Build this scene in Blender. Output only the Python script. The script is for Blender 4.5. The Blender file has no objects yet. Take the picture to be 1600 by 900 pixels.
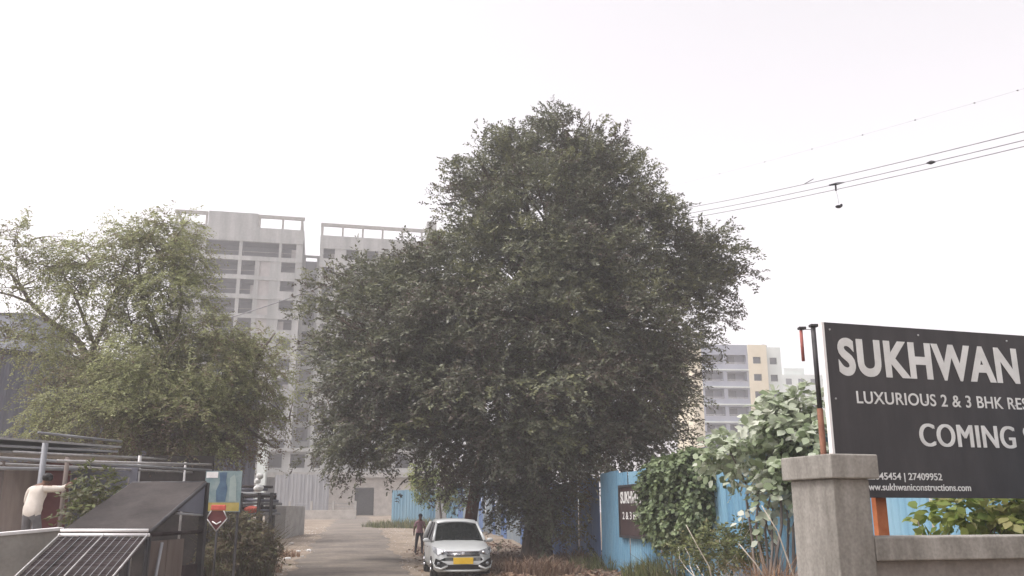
import bpy, bmesh, math, random
import numpy as np
from mathutils import Vector, Matrix
R = math.radians
S = bpy.context.scene
C = S.collection
rng = np.random.default_rng(7)
random.seed(7)

# ------------------------------------------------------------------ camera, sky, sun, exposure
F, PITCH, CAMZ = 1390.0, R(14.1), 1.9
cam = bpy.data.objects.new('camera', bpy.data.cameras.new('camera'))
C.objects.link(cam)
cam.location = (0, 0, CAMZ)
cam.rotation_euler = (math.pi / 2 + PITCH, 0, 0)
cam.data.sensor_width = 36
cam.data.lens = 36 * F / 1600
cam.data.clip_end = 6000
cam.data.clip_start = 0.05
S.camera = cam

SUN_EL, SUN_AZ = R(58), R(-106)          # azimuth from +Y towards +X: the sun stands to the left
SUN_STRENGTH, SKY_STRENGTH, EXPOSURE, HAZE = 1.0, 0.15, 1.12, 0.0018
W = bpy.data.worlds.new("World")
S.world = W
W.use_nodes = True
nt = W.node_tree
nt.nodes.clear()
sky = nt.nodes.new('ShaderNodeTexSky')
sky.sky_type = 'NISHITA'
sky.sun_disc = False
sky.sun_elevation = SUN_EL
sky.sun_rotation = SUN_AZ
sky.air_density = 1.0
sky.dust_density = 4.0
sky.ozone_density = 1.0
hs = nt.nodes.new('ShaderNodeHueSaturation')
hs.inputs['Saturation'].default_value = 0.06
wt = nt.nodes.new('ShaderNodeMix')
wt.data_type = 'RGBA'
wt.blend_type = 'MULTIPLY'
wt.inputs['Factor'].default_value = 1
wt.inputs[7].default_value = (1.0, .955, .985, 1)
bg = nt.nodes.new('ShaderNodeBackground')
bg.inputs['Strength'].default_value = SKY_STRENGTH
wo = nt.nodes.new('ShaderNodeOutputWorld')
nt.links.new(sky.outputs[0], hs.inputs['Color'])
nt.links.new(hs.outputs[0], wt.inputs[6])
nt.links.new(wt.outputs[2], bg.inputs['Color'])
nt.links.new(bg.outputs[0], wo.inputs['Surface'])
sun = bpy.data.objects.new('sun', bpy.data.lights.new('sun', 'SUN'))
C.objects.link(sun)
sun.data.energy = SUN_STRENGTH
sun.data.angle = R(12)
sun.data.color = (1.0, 0.95, 0.88)
sd = Vector((math.sin(SUN_AZ) * math.cos(SUN_EL), math.cos(SUN_AZ) * math.cos(SUN_EL), math.sin(SUN_EL)))
sun.rotation_euler = sd.to_track_quat('Z', 'Y').to_euler()
vs = S.view_settings
vs.view_transform = 'Standard'
vs.look = 'None'
vs.exposure = EXPOSURE
vs.gamma = 1
vs.use_curve_mapping = False
try:
    S.cycles.volume_bounces = 1
    S.cycles.max_bounces = 8
    S.cycles.transparent_max_bounces = 8
except Exception:
    pass

# ------------------------------------------------------------------ measuring helpers
SN, CS = math.sin(PITCH), math.cos(PITCH)


def at(px, py, Y):
    "point at distance Y in front of the camera station seen at photo pixel px, py"
    u, v = (px - 800) / F, (450 - py) / F
    dy = CS - v * SN
    return Vector((u * Y / dy, Y, CAMZ + Y * (SN + v * CS) / dy))


def zat(py, Y):
    return at(800, py, Y).z


def xat(px, py, Y):
    return at(px, py, Y).x


class Frame:
    "vertical plane through a point, turned by phi; gives (u, z) of a photo pixel"
    def __init__(s, p, phi):
        s.p, s.phi = Vector(p), phi
        s.c, s.s = math.cos(phi), math.sin(phi)

    def uz(s, px, py):
        u, v = (px - 800) / F, (450 - py) / F
        dx, dy, dz = u, CS - v * SN, SN + v * CS
        r = dx / dy
        t = (r * s.p.y - s.p.x) / (s.c - r * s.s)
        Y = s.p.y + t * s.s
        return t, CAMZ + Y * dz / dy


GY = [-50, 42, 48, 55, 80, 115, 128, 140, 4000]
GZ = [0, 0, .16, .42, .75, .95, 1.35, 1.5, 1.5]


def gz(y):
    return float(np.mean([np.interp(y + d, GY, GZ) for d in (-4, -2, 0, 2, 4)])) if y > 30 else 0.0


# ------------------------------------------------------------------ materials
def mat(name, col, col2=None, scale=3.0, rough=.8, bump=0.0, detail=6, metal=0.0, stretch=None, lo=.35, hi=.65, spec=.3, fine=0.0, coat=0.0):
    m = bpy.data.materials.new(name)
    m.use_nodes = True
    n, l = m.node_tree.nodes, m.node_tree.links
    p = n['Principled BSDF']
    p.inputs['Roughness'].default_value = rough
    p.inputs['Metallic'].default_value = metal
    p.inputs['Specular IOR Level'].default_value = spec
    p.inputs['Coat Weight'].default_value = coat
    p.inputs['Base Color'].default_value = (*col, 1)
    if col2 is None:
        return m
    tc = n.new('ShaderNodeTexCoord')
    mp = n.new('ShaderNodeMapping')
    if stretch:
        mp.inputs['Scale'].default_value = stretch
    l.new(tc.outputs['Object'], mp.inputs['Vector'])
    nz = n.new('ShaderNodeTexNoise')
    nz.inputs['Scale'].default_value = scale
    nz.inputs['Detail'].default_value = detail
    nz.inputs['Roughness'].default_value = .62
    l.new(mp.outputs[0], nz.inputs['Vector'])
    cr = n.new('ShaderNodeValToRGB')
    cr.color_ramp.elements[0].position = lo
    cr.color_ramp.elements[1].position = hi
    cr.color_ramp.elements[0].color = (*col, 1)
    cr.color_ramp.elements[1].color = (*col2, 1)
    l.new(nz.outputs['Fac'], cr.inputs['Fac'])
    out = cr.outputs['Color']
    if fine:
        n2 = n.new('ShaderNodeTexNoise')
        n2.inputs['Scale'].default_value = scale * 14
        n2.inputs['Detail'].default_value = 4
        l.new(tc.outputs['Object'], n2.inputs['Vector'])
        mr = n.new('ShaderNodeMapRange')
        mr.inputs['From Min'].default_value = .3
        mr.inputs['From Max'].default_value = .7
        mr.inputs['To Min'].default_value = 1 - fine
        mr.inputs['To Max'].default_value = 1 + fine
        l.new(n2.outputs['Fac'], mr.inputs['Value'])
        mx = n.new('ShaderNodeMix')
        mx.data_type = 'RGBA'
        mx.blend_type = 'MULTIPLY'
        mx.inputs['Factor'].default_value = 1
        l.new(out, mx.inputs[6])
        l.new(mr.outputs[0], mx.inputs[7])
        out = mx.outputs[2]
    l.new(out, p.inputs['Base Color'])
    if bump:
        b = n.new('ShaderNodeBump')
        b.inputs['Strength'].default_value = bump
        b.inputs['Distance'].default_value = .02
        l.new(nz.outputs['Fac'], b.inputs['Height'])
        l.new(b.outputs[0], p.inputs['Normal'])
    return m


def leaf_mat(name, cols, trans=.35, rough=.55, spec=.35):
    "colour of each leaf from its own stored tint; some light passes through the blade"
    m = bpy.data.materials.new(name)
    m.use_nodes = True
    n, l = m.node_tree.nodes, m.node_tree.links
    p = n['Principled BSDF']
    a = n.new('ShaderNodeAttribute')
    a.attribute_name = 'tint'
    cr = n.new('ShaderNodeValToRGB')
    el = cr.color_ramp.elements
    while len(el) < len(cols):
        el.new(.5)
    for i, c in enumerate(cols):
        el[i].position = i / (len(cols) - 1)
        el[i].color = (*c, 1)
    l.new(a.outputs['Fac'], cr.inputs['Fac'])
    l.new(cr.outputs[0], p.inputs['Base Color'])
    p.inputs['Roughness'].default_value = rough
    p.inputs['Specular IOR Level'].default_value = spec
    t = n.new('ShaderNodeBsdfTranslucent')
    l.new(cr.outputs[0], t.inputs['Color'])
    mx = n.new('ShaderNodeMixShader')
    mx.inputs[0].default_value = trans
    l.new(p.outputs[0], mx.inputs[1])
    l.new(t.outputs[0], mx.inputs[2])
    l.new(mx.outputs[0], n['Material Output'].inputs['Surface'])
    return m


M = {}
M['dirt'] = mat('dirt', (.16, .125, .092), (.27, .222, .17), .45, .95, .4, 9, fine=.25)
M['asphalt'] = mat('asphalt', (.115, .10, .086), (.225, .192, .155), .5, .95, .3, 11, fine=.2, lo=.36, hi=.74)
M['conc'] = mat('concrete', (.25, .24, .22), (.36, .345, .32), 1.2, .9, .2, 8, fine=.08)
M['concpale'] = mat('pale_concrete', (.235, .24, .23), (.40, .40, .385), .3, .9, 0, 9, stretch=(1.4, 1.4, .22), fine=.08)
M['concdark'] = mat('dark_shaded_concrete', (.09, .09, .10), (.14, .14, .15), .3, .9, 0, 6)  # dark roof concrete; in open bays its tone stands in for inner shade
M['brickinfill'] = mat('block_infill', (.30, .28, .27), (.38, .36, .34), .8, .9, 0, 6)
M['stonewall'] = mat('stone_wall', (.29, .265, .235), (.41, .38, .34), 1.1, .95, .3, 8, fine=.15)
M['pillar'] = mat('pillar_plaster', (.155, .145, .128), (.30, .284, .256), 2.6, .92, .5, 10, fine=.14, stretch=(1.3, 1.3, .4))
M['pillardark'] = mat('wall_plaster', (.17, .15, .135), (.235, .215, .195), 2.0, .9, .3, 9, fine=.12)
M['greysheet'] = mat('grey_sheet', (.20, .205, .22), (.30, .305, .315), 1.5, .55, 0, 6, metal=.2, stretch=(1, 1, .15))
M['shedsheet'] = mat('shed_sheet', (.09, .095, .125), (.145, .15, .18), 1.0, .6, 0, 6, stretch=(1, 1, .12))
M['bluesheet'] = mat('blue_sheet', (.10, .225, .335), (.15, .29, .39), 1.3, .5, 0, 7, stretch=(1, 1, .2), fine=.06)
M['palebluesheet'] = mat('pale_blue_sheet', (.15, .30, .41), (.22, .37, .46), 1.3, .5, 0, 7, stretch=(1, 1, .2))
M['shadedbluesheet'] = mat('shaded_blue_sheet', (.075, .13, .27), (.11, .18, .33), 1.3, .5, 0, 7, stretch=(1, 1, .2))  # blue sheet again, with the large tree's shade put into its colour
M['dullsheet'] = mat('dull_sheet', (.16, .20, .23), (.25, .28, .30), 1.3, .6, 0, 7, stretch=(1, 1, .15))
M['rust'] = mat('rusty_steel', (.13, .055, .035), (.22, .10, .06), 5, .8, .2, 8)
M['orange'] = mat('orange_primer', (.34, .095, .03), (.42, .15, .06), 6, .7, .1, 6)
M['redpole'] = mat('red_primer_steel', (.25, .07, .06), (.33, .12, .10), 5, .7, 0, 6)
M['darksteel'] = mat('dark_steel', (.035, .035, .04), (.07, .065, .065), 4, .6, .1, 6, metal=.3)
M['pipe'] = mat('galvanised_pipe', (.32, .31, .31), (.46, .45, .44), 6, .5, 0, 5, metal=.4)
M['whitepaint'] = mat('white_painted_steel', (.62, .60, .59), (.76, .75, .74), 5, .5, 0, 6)
M['awning'] = mat('dark_grey_sheet', (.036, .032, .031), (.066, .058, .055), 1.6, .85, .15, 8, fine=.1, spec=.12)
M['slat'] = mat('weathered_slat', (.03, .024, .025), (.06, .048, .048), 4, .9, .2, 6, spec=.1)
M['brownboard'] = mat('brown_board', (.105, .082, .07), (.165, .135, .12), 1.6, .85, .2, 7, stretch=(3, 3, .4))
M['redboard'] = mat('dark_red_board', (.075, .02, .022), (.12, .035, .035), 2, .8, 0, 6)
M['signface'] = mat('sign_face', (.027, .025, .027), (.056, .052, .053), 1.4, .5, .5, 9, lo=.3, hi=.75, stretch=(2.2, 1, .55))
M['signtext'] = mat('sign_letters', (.56, .56, .54), (.66, .66, .64), 4, .6, 0, 4)
M['signedge'] = mat('sign_edge', (.74, .72, .70))
M['bark'] = mat('bark', (.055, .04, .033), (.12, .09, .07), 3, .95, .8, 8, stretch=(2, 2, .5))
M['redbark'] = mat('red_bark', (.09, .035, .028), (.16, .07, .05), 3, .95, .6, 8, stretch=(2, 2, .5))
M['greybark'] = mat('grey_bark', (.10, .085, .075), (.20, .17, .15), 4, .95, .5, 8, stretch=(2, 2, .5))
M['twig'] = mat('dry_twig', (.20, .13, .085), (.36, .27, .19), 6, .9, 0, 5)
M['bleached'] = mat('bleached_stalk', (.42, .37, .30), (.58, .53, .45), 5, .9, 0, 4)
M['wire'] = mat('wire', (.2, .2, .21), (.28, .28, .29), 3, .7, 0, 3)
M['black'] = mat('black_plastic', (.012, .012, .014), None, rough=.5)
M['rubber'] = mat('tyre_rubber', (.02, .02, .02), (.035, .033, .03), 20, .9, 0, 3)
M['glass'] = mat('car_glass', (.008, .010, .010), None, rough=.04, spec=.3)
M['winglass'] = mat('window_glass', (.05, .06, .07), (.10, .11, .12), .6, .15, 0, 3, spec=.5)
M['carpaint'] = mat('shaded_white_car_paint', (.36, .375, .37), (.43, .445, .44), .8, .3, 0, 4, spec=.5, coat=.6)  # white paint darkened so its colour carries the tree's shade on the car
M['chrome'] = mat('chrome', (.6, .6, .62), None, rough=.15, metal=1)
M['lens'] = mat('headlight_lens', (.16, .17, .18), None, rough=.12, spec=.6)
M['yellow'] = mat('yellow_plate', (.66, .42, .02), (.72, .48, .04), 6, .5, 0, 3)
M['skin'] = mat('skin', (.12, .06, .04), (.16, .085, .055), 6, .6, 0, 3)
M['hair'] = mat('hair', (.012, .010, .010), None, rough=.6)
M['pinkshirt'] = mat('mauve_cloth', (.33, .17, .21), (.42, .25, .28), 9, .9, .2, 5)
M['creamshirt'] = mat('cream_cloth', (.56, .51, .45), (.68, .63, .57), 5, .9, .4, 5)
M['darktrouser'] = mat('dark_trousers', (.025, .022, .03), (.045, .04, .05), 8, .9, .2, 4)
M['greytrouser'] = mat('grey_trousers', (.10, .095, .10), (.16, .155, .16), 6, .9, .2, 4)
M['cream'] = mat('cream_paint', (.60, .54, .40), (.68, .62, .48), .4, .85, 0, 6)
M['bluegrey'] = mat('blue_grey_paint', (.26, .28, .34), (.32, .34, .39), .4, .85, 0, 6)
M['mint'] = mat('pale_mint_paint', (.55, .60, .57), (.62, .66, .63), .4, .85, 0, 6)
M['white'] = mat('white_plastic', (.66, .66, .65), (.74, .74, .73), 8, .7, 0, 4)
M['red'] = mat('red_plastic', (.42, .07, .05), (.52, .11, .08), 8, .7, 0, 4)
M['blueroof'] = mat('blue_roof', (.08, .11, .17), (.12, .15, .22), 1, .6, 0, 5)
M['hillmat'] = mat('hill_scrub', (.14, .15, .14), (.2, .2, .19), .02, .95, 0, 6)
M['stone'] = mat('loose_stone', (.34, .31, .28), (.5, .47, .44), 8, .9, .3, 5)
M['blackboard'] = mat('black_board', (.03, .018, .018), (.05, .03, .03), 2, .7, 0, 6)
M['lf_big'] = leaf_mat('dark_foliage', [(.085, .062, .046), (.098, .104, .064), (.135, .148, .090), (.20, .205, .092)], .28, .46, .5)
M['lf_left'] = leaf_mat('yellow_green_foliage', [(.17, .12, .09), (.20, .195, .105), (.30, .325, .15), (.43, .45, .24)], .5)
M['lf_dry'] = leaf_mat('brown_foliage', [(.07, .045, .035), (.10, .07, .045), (.13, .11, .05), (.10, .12, .05)], .35)
M['lf_ivy'] = leaf_mat('ivy_foliage', [(.07, .09, .05), (.11, .15, .07), (.17, .22, .10), (.26, .30, .18)], .25, .5)
M['lf_pale'] = leaf_mat('pale_big_leaves', [(.14, .18, .09), (.28, .34, .20), (.44, .48, .37), (.58, .60, .51)], .35, .55)
M['lf_bright'] = leaf_mat('bright_leaves', [(.10, .15, .03), (.17, .23, .05), (.28, .32, .09), (.36, .34, .15)], .45)
M['lf_weed'] = leaf_mat('weed_leaves', [(.09, .085, .045), (.10, .12, .045), (.15, .17, .06), (.24, .21, .11)], .35)
M['lf_reed'] = leaf_mat('reed_leaves', [(.08, .055, .035), (.13, .095, .055), (.11, .12, .05), (.22, .17, .10)], .3)
M['lf_straw'] = leaf_mat('dry_brush', [(.17, .085, .045), (.24, .13, .07), (.32, .20, .12), (.42, .32, .22)], .25)
M['lf_litter'] = leaf_mat('fallen_leaves', [(.10, .055, .035), (.15, .09, .06), (.20, .13, .085), (.25, .19, .13)], .1)

# ------------------------------------------------------------------ mesh helpers


def tag(o, label=None, cat=None, group=None, kind=None):
    if label: o['label'] = label
    if cat: o['category'] = cat
    if group: o['group'] = group
    if kind: o['kind'] = kind
    return o


def empty(name, loc=(0, 0, 0), rz=0.0, label=None, cat=None, group=None):
    o = bpy.data.objects.new(name, None)
    C.objects.link(o)
    o.location = loc
    o.rotation_euler = (0, 0, rz)
    o.empty_display_size = .3
    return tag(o, label, cat, group)


def link(name, me, m=None, parent=None, loc=None):
    o = bpy.data.objects.new(name, me)
    C.objects.link(o)
    if m is not None and not me.materials:
        me.materials.append(m)
    if parent is not None: o.parent = parent
    if loc is not None: o.location = loc
    return o


class MB:
    def __init__(s):
        s.v, s.f, s.sm = [], [], []

    def add(s, vs, fs, smooth=False):
        k = len(s.v)
        s.v += [tuple(p) for p in vs]
        s.f += [tuple(i + k for i in f) for f in fs]
        s.sm += [smooth] * len(fs)
        return s

    def box(s, x0, x1, y0, y1, z0, z1, b=0.0):
        if b <= 0:
            vs = [(x, y, z) for z in (z0, z1) for y in (y0, y1) for x in (x0, x1)]
            return s.add(vs, [(0, 2, 3, 1), (4, 5, 7, 6), (0, 1, 5, 4), (1, 3, 7, 5), (3, 2, 6, 7), (2, 0, 4, 6)])
        bm = bmesh.new()
        bmesh.ops.create_cube(bm, size=1)
        for v in bm.verts:
            v.co = Vector(((x0 + x1) / 2 + v.co.x * (x1 - x0), (y0 + y1) / 2 + v.co.y * (y1 - y0), (z0 + z1) / 2 + v.co.z * (z1 - z0)))
        bmesh.ops.bevel(bm, geom=list(bm.edges), offset=b, segments=2, affect='EDGES', profile=.5)
        return s.bm(bm)

    def bm(s, bm):
        bm.verts.index_update()
        s.add([v.co for v in bm.verts], [[v.index for v in f.verts] for f in bm.faces])
        bm.free()
        return s

    def tube(s, pts, rad, n=8, caps=True):
        pts = [Vector(p) for p in pts]
        if not hasattr(rad, '__len__'): rad = [rad] * len(pts)
        vs, fs = [], []
        up = None
        for i, p in enumerate(pts):
            t = (pts[min(i + 1, len(pts) - 1)] - pts[max(i - 1, 0)]).normalized()
            if up is None:
                up = Vector((0, 0, 1)) if abs(t.z) < .9 else Vector((1, 0, 0))
            a = t.cross(up).normalized()
            b = a.cross(t).normalized()
            up = b
            for k in range(n):
                q = 2 * math.pi * k / n
                vs.append(p + (a * math.cos(q) + b * math.sin(q)) * rad[i])
        for i in range(len(pts) - 1):
            for k in range(n):
                k2 = (k + 1) % n
                fs.append((i * n + k, i * n + k2, (i + 1) * n + k2, (i + 1) * n + k))
        if caps:
            fs.append(tuple(range(n))[::-1])
            fs.append(tuple((len(pts) - 1) * n + k for k in range(n)))
        return s.add(vs, fs, True)

    def prism(s, poly, y0, y1):
        "polygon in x, z pushed from y0 to y1"
        n = len(poly)
        vs = [(x, y0, z) for x, z in poly] + [(x, y1, z) for x, z in poly]
        fs = [tuple(range(n)), tuple(range(n, 2 * n))[::-1]] + [(i, i + n, (i + 1) % n + n, (i + 1) % n) for i in range(n)]
        return s.add(vs, fs)

    def sphere(s, c, r, sub=2, jit=0.0, seed=0):
        bm = bmesh.new()
        bmesh.ops.create_icosphere(bm, subdivisions=sub, radius=1)
        rd = random.Random(seed)
        r = Vector(r) if hasattr(r, '__len__') else Vector((r, r, r))
        for v in bm.verts:
            k = 1 + rd.uniform(-jit, jit)
            v.co = Vector((v.co.x * r.x * k, v.co.y * r.y * k, v.co.z * r.z * k)) + Vector(c)
        bm.verts.index_update()
        s.add([v.co for v in bm.verts], [[v.index for v in f.verts] for f in bm.faces], jit == 0)
        bm.free()
        return s

    def mesh(s, name):
        me = bpy.data.meshes.new(name)
        me.from_pydata([tuple(p) for p in s.v], [], s.f)
        bm = bmesh.new()
        bm.from_mesh(me)
        bmesh.ops.recalc_face_normals(bm, faces=list(bm.faces))
        bm.to_mesh(me)
        bm.free()
        me.polygons.foreach_set('use_smooth', s.sm)
        me.update()
        return me

    def build(s, name, m=None, parent=None, loc=None):
        return link(name, s.mesh(name), m, parent, loc)


def np_mesh(name, V, q, tint, m, parent=None):
    "V (n*q,3) polygons of q corners each"
    n = len(V) // q
    me = bpy.data.meshes.new(name)
    me.vertices.add(n * q)
    me.vertices.foreach_set('co', np.ascontiguousarray(V, dtype=np.float32).ravel())
    me.loops.add(n * q)
    me.loops.foreach_set('vertex_index', np.arange(n * q, dtype=np.int32))
    me.polygons.add(n)
    me.polygons.foreach_set('loop_start', np.arange(0, n * q, q, dtype=np.int32))
    me.polygons.foreach_set('loop_total', np.full(n, q, dtype=np.int32))
    a = me.attributes.new('tint', 'FLOAT', 'POINT')
    a.data.foreach_set('value', np.repeat(np.clip(tint, 0, 1), q).astype(np.float32))
    me.update()
    me.validate()
    return link(name, me, m, parent)


def nrm(a):
    return a / np.maximum(np.linalg.norm(a, axis=-1, keepdims=True), 1e-6)


def wob(P, s, ph=0.0):
    "smooth lumpy value in about -1..1"
    x, y, z = (P * s).T
    return (np.sin(1.7 * x + 1.3 * np.sin(1.1 * y + ph) + ph) + np.sin(1.9 * y + 1.2 * np.sin(1.3 * z + 2 * ph)) + np.sin(2.1 * z + 1.1 * np.sin(1.2 * x - ph) + 3 * ph)) / 3


def sprays(P, D, L, k, ll, lw, droop=.35, flat=.6, side=1.0, tint=None, tj=.18, six=False):
    "n twigs at P along D, each with k leaves; returns corners and tints"
    n = len(P)
    L = L * rng.uniform(.6, 1.25, (n, 1))
    out, tt = [], []
    Sd = nrm(np.cross(D, np.array([0, 0, 1.0]) + rng.normal(0, .25, (n, 3))))
    if tint is None: tint = rng.uniform(0, 1, n)
    for j in range(k):
        t = (j + .6) / k
        pos = P + D * L * t + np.array([0, 0, -1.0]) * droop * L * t * t + rng.normal(0, .03, (n, 3)) * L
        sgn = 1 if j % 2 else -1
        d = nrm(Sd * sgn * side + D * .75 + rng.normal(0, .38, (n, 3)) + np.array([0, 0, -.75 * droop]))
        nn = nrm(np.array([0, 0, flat]) + D * .45 + rng.normal(0, .42, (n, 3)))
        w = nrm(np.cross(d, nn))
        s = rng.uniform(.65, 1.25, (n, 1))
        a, h = ll * s, lw * s * .5
        mid = pos + d * a * .45
        up = np.cross(w, d)
        if six:
            q = [pos, pos + d * a * .28 + w * h * .85, pos + d * a * .62 + w * h, pos + d * a - up * a * .18, pos + d * a * .62 - w * h, pos + d * a * .28 - w * h * .85]
        else:
            q = [pos, mid + w * h + up * h * .3, pos + d * a, mid - w * h + up * h * .3]
        out.append(np.stack(q, 1))
        tt.append(tint + rng.normal(0, tj, n))
    V = np.concatenate(out).reshape(-1, 3)
    return V, np.concatenate(tt)


def lobe_points(lobes, dens, gap=-.25, shell=.3, wsc=1.0, inner=.25, ph=0.0):
    "twig positions and directions in a set of ellipsoids (centre, radii)"
    Ps, Ds, Ls = [], [], []
    for i, (c, r, *k) in enumerate(lobes):
        kk = k[0] if k else 1.0
        c, r = np.array(c), np.array(r)
        n = int(dens * kk * (r[0] * r[2] + r[0] * r[1] + r[1] * r[2]) / 3 * 4)
        d = nrm(rng.normal(0, 1, (n, 3)))
        rad = np.where(rng.random(n) < inner, rng.uniform(.35, .85, n), 1 - np.abs(rng.normal(0, shell, n)) + .12)
        P = c + d * r * rad[:, None]
        keep = wob(P, wsc, ph + i * .37) > gap + rng.normal(0, .12, n)
        P, d = P[keep], d[keep]
        Ps.append(P)
        Ds.append(nrm(d * .9 + rng.normal(0, .5, d.shape)))
        Ls.append(np.full(len(P), i))
    return np.concatenate(Ps), np.concatenate(Ds), np.concatenate(Ls)


def clumps(lobes, dens, m, size, gap=-.4, inner=.18, ph=0.0, wsc=.8, shell=.14):
    "twigs gathered in flat drooping fans, the fans set over the ellipsoids with gaps between them"
    Ps, Ds, Ts = [], [], []
    for i, (c, r, *k) in enumerate(lobes):
        kk = k[0] if k else 1.0
        c, r = np.array(c), np.array(r)
        n = max(3, int(dens * kk * (r[0] * r[2] + r[0] * r[1] + r[1] * r[2]) / 3 * 4))
        d = nrm(rng.normal(0, 1, (n, 3)))
        rad = np.where(rng.random(n) < inner, rng.uniform(.3, .8, n), 1 - np.abs(rng.normal(0, shell, n)) + .06)
        P = c + d * r * rad[:, None]
        keep = wob(P, wsc, ph + i * .37) > gap + rng.normal(0, .12, n)
        P, d = P[keep], d[keep]
        n = len(P)
        o = nrm(d * np.array([1, 1, .55]) + rng.normal(0, .25, (n, 3)) + np.array([0, 0, .12]))
        t = nrm(np.cross(o, np.array([0, 0, 1.0]) + rng.normal(0, .2, (n, 3))))
        u = np.cross(t, o)
        s = size * rng.uniform(.55, 1.35, n)
        ct = rng.normal(0, 1, n)
        a = rng.uniform(-.75, .75, (n, m))
        b = np.tanh(rng.normal(0, .6, (n, m))) * (.75 - .35 * np.abs(a))
        e = rng.normal(0, .2, (n, m))
        off = (o[:, None] * a[..., None] + t[:, None] * b[..., None] + u[:, None] * e[..., None] - np.array([0, 0, 1.0]) * (.28 * (a[..., None] + .5) ** 2 + .22 * b[..., None] ** 2)) * s[:, None, None]
        Ps.append((P[:, None] + off).reshape(-1, 3))
        D = nrm(o[:, None] * .9 + t[:, None] * (b * .9)[..., None] - np.array([0, 0, .35]) * (a + .4)[..., None] + rng.normal(0, .28, (n, m, 3)))
        Ds.append(D.reshape(-1, 3))
        Ts.append(np.repeat(ct, m))
    return np.concatenate(Ps), np.concatenate(Ds), np.concatenate(Ts)


def px_lobe(px, py, Y, rx, rz, ry, k=1.0):
    c = at(px, py, Y)
    s = (at(px + 1, py, Y) - c).x
    sz = (at(px, py - 1, Y) - c).z
    return (tuple(c), (rx * s, ry, rz * sz), k)


def limb(mb, a, b, r0, r1, bend=.12, n=6, seed=0):
    rd = random.Random(seed)
    a, b = Vector(a), Vector(b)
    L = (b - a).length
    off = Vector((rd.uniform(-1, 1), rd.uniform(-1, 1), rd.uniform(-.2, 1))) * L * bend
    pts = []
    for i in range(n + 1):
        t = i / n
        p = a.lerp(b, t) + off * math.sin(math.pi * t)
        if 0 < i < n: p += Vector((rd.uniform(-1, 1), rd.uniform(-1, 1), rd.uniform(-1, 1))) * L * .025
        pts.append(p)
    mb.tube(pts, [r0 + (r1 - r0) * (i / n) for i in range(n + 1)], 7)
    return pts


def corr(u0, u1, z0, z1, pitch=.19, amp=.022, th=.004, jag=0.0, seed=0):
    "corrugated sheet in the plane y=0, standing"
    rd = random.Random(seed)
    mb = MB()
    us = []
    prof = [(0, 0), (.3, 0), (.42, 1), (.78, 1), (.9, 0)]
    u = u0
    i = 0
    while u < u1:
        for f, h in prof:
            q = u + f * pitch
            if q <= u1: us.append((q, h * amp))
        u += pitch
    us.append((u1, 0))
    n = len(us)
    zt = [z1 + rd.uniform(-jag, jag) for _ in us]
    vs = [(q, -h, z0) for q, h in us] + [(q, -h, z) for (q, h), z in zip(us, zt)] + [(q, -h + th, z0) for q, h in us] + [(q, -h + th, z) for (q, h), z in zip(us, zt)]
    fs = []
    for i in range(n - 1):
        fs += [(i, i + 1, n + i + 1, n + i), (2 * n + i + 1, 2 * n + i, 3 * n + i, 3 * n + i + 1), (n + i, n + i + 1, 3 * n + i + 1, 3 * n + i), (i + 1, i, 2 * n + i, 2 * n + i + 1)]
    fs += [(0, n, 3 * n, 2 * n), (n - 1, 2 * n - 1 + 0, 4 * n - 1, 3 * n - 1)]
    mb.add(vs, fs)
    return mb


def skin_body(name, verts, edges, radii, mats, region, parent, sub=2):
    "continuous figure grown from a skeleton; region(z, x) picks the material of each face"
    me = bpy.data.meshes.new(name + '_tmp')
    me.from_pydata(verts, edges, [])
    o = bpy.data.objects.new(name + '_tmp', me)
    C.objects.link(o)
    sk = o.modifiers.new('s', 'SKIN')
    sk.use_smooth_shade = True
    for i, r in enumerate(radii):
        me.skin_vertices[0].data[i].radius = r if hasattr(r, '__len__') else (r, r)
        me.skin_vertices[0].data[i].use_root = (i == 0)
    ss = o.modifiers.new('ss', 'SUBSURF')
    ss.levels = ss.render_levels = sub
    dg = bpy.context.evaluated_depsgraph_get()
    dg.update()
    m2 = bpy.data.meshes.new_from_object(o.evaluated_get(dg))
    m2.name = name
    bpy.data.objects.remove(o)
    bpy.data.meshes.remove(me)
    m2.materials.clear()
    for m in mats: m2.materials.append(m)
    for p in m2.polygons:
        p.material_index = region(p.center)
        p.use_smooth = True
    return link(name, m2, None, parent)

# ------------------------------------------------------------------ ground and road
def sheet(name, xs, ys, zf, m):
    vs = [(x, y, zf(x, y)) for y in ys for x in xs]
    nx = len(xs)
    fs = [(j * nx + i, j * nx + i + 1, (j + 1) * nx + i + 1, (j + 1) * nx + i) for j in range(len(ys) - 1) for i in range(nx - 1)]
    return MB().add(vs, fs, True).build(name, m)


def lump(x, y):
    return .05 * math.sin(x * .9 + 1.3 * math.sin(y * .41)) * math.sin(y * .63 + .7 * math.sin(x * .33))


def road_c(y):
    return -.05 - .172 * y


def ground_z(x, y):
    k = 1.0 if y > 24 else 0.3
    d = max(0.0, abs(x - road_c(y)) - 2.6)
    return gz(y) + (lump(x, y) + .03 * math.sin(2.3 * x + y)) * min(1.0, d * .5) * k * (1 if y < 300 else 0)


gx = sorted(set([-1800, -900, -400, -200, -120] + list(np.arange(-80, 40, .8)) + [60, 120, 200, 400, 900, 1800]))
gy = sorted(set([-60, -30, -10] + list(np.arange(0, 150, .8)) + [170, 220, 300, 500, 900, 1500, 2400]))
g = sheet('ground', [float(x) for x in gx], [float(y) for y in gy], ground_z, M['dirt'])
tag(g, kind='structure')

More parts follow.
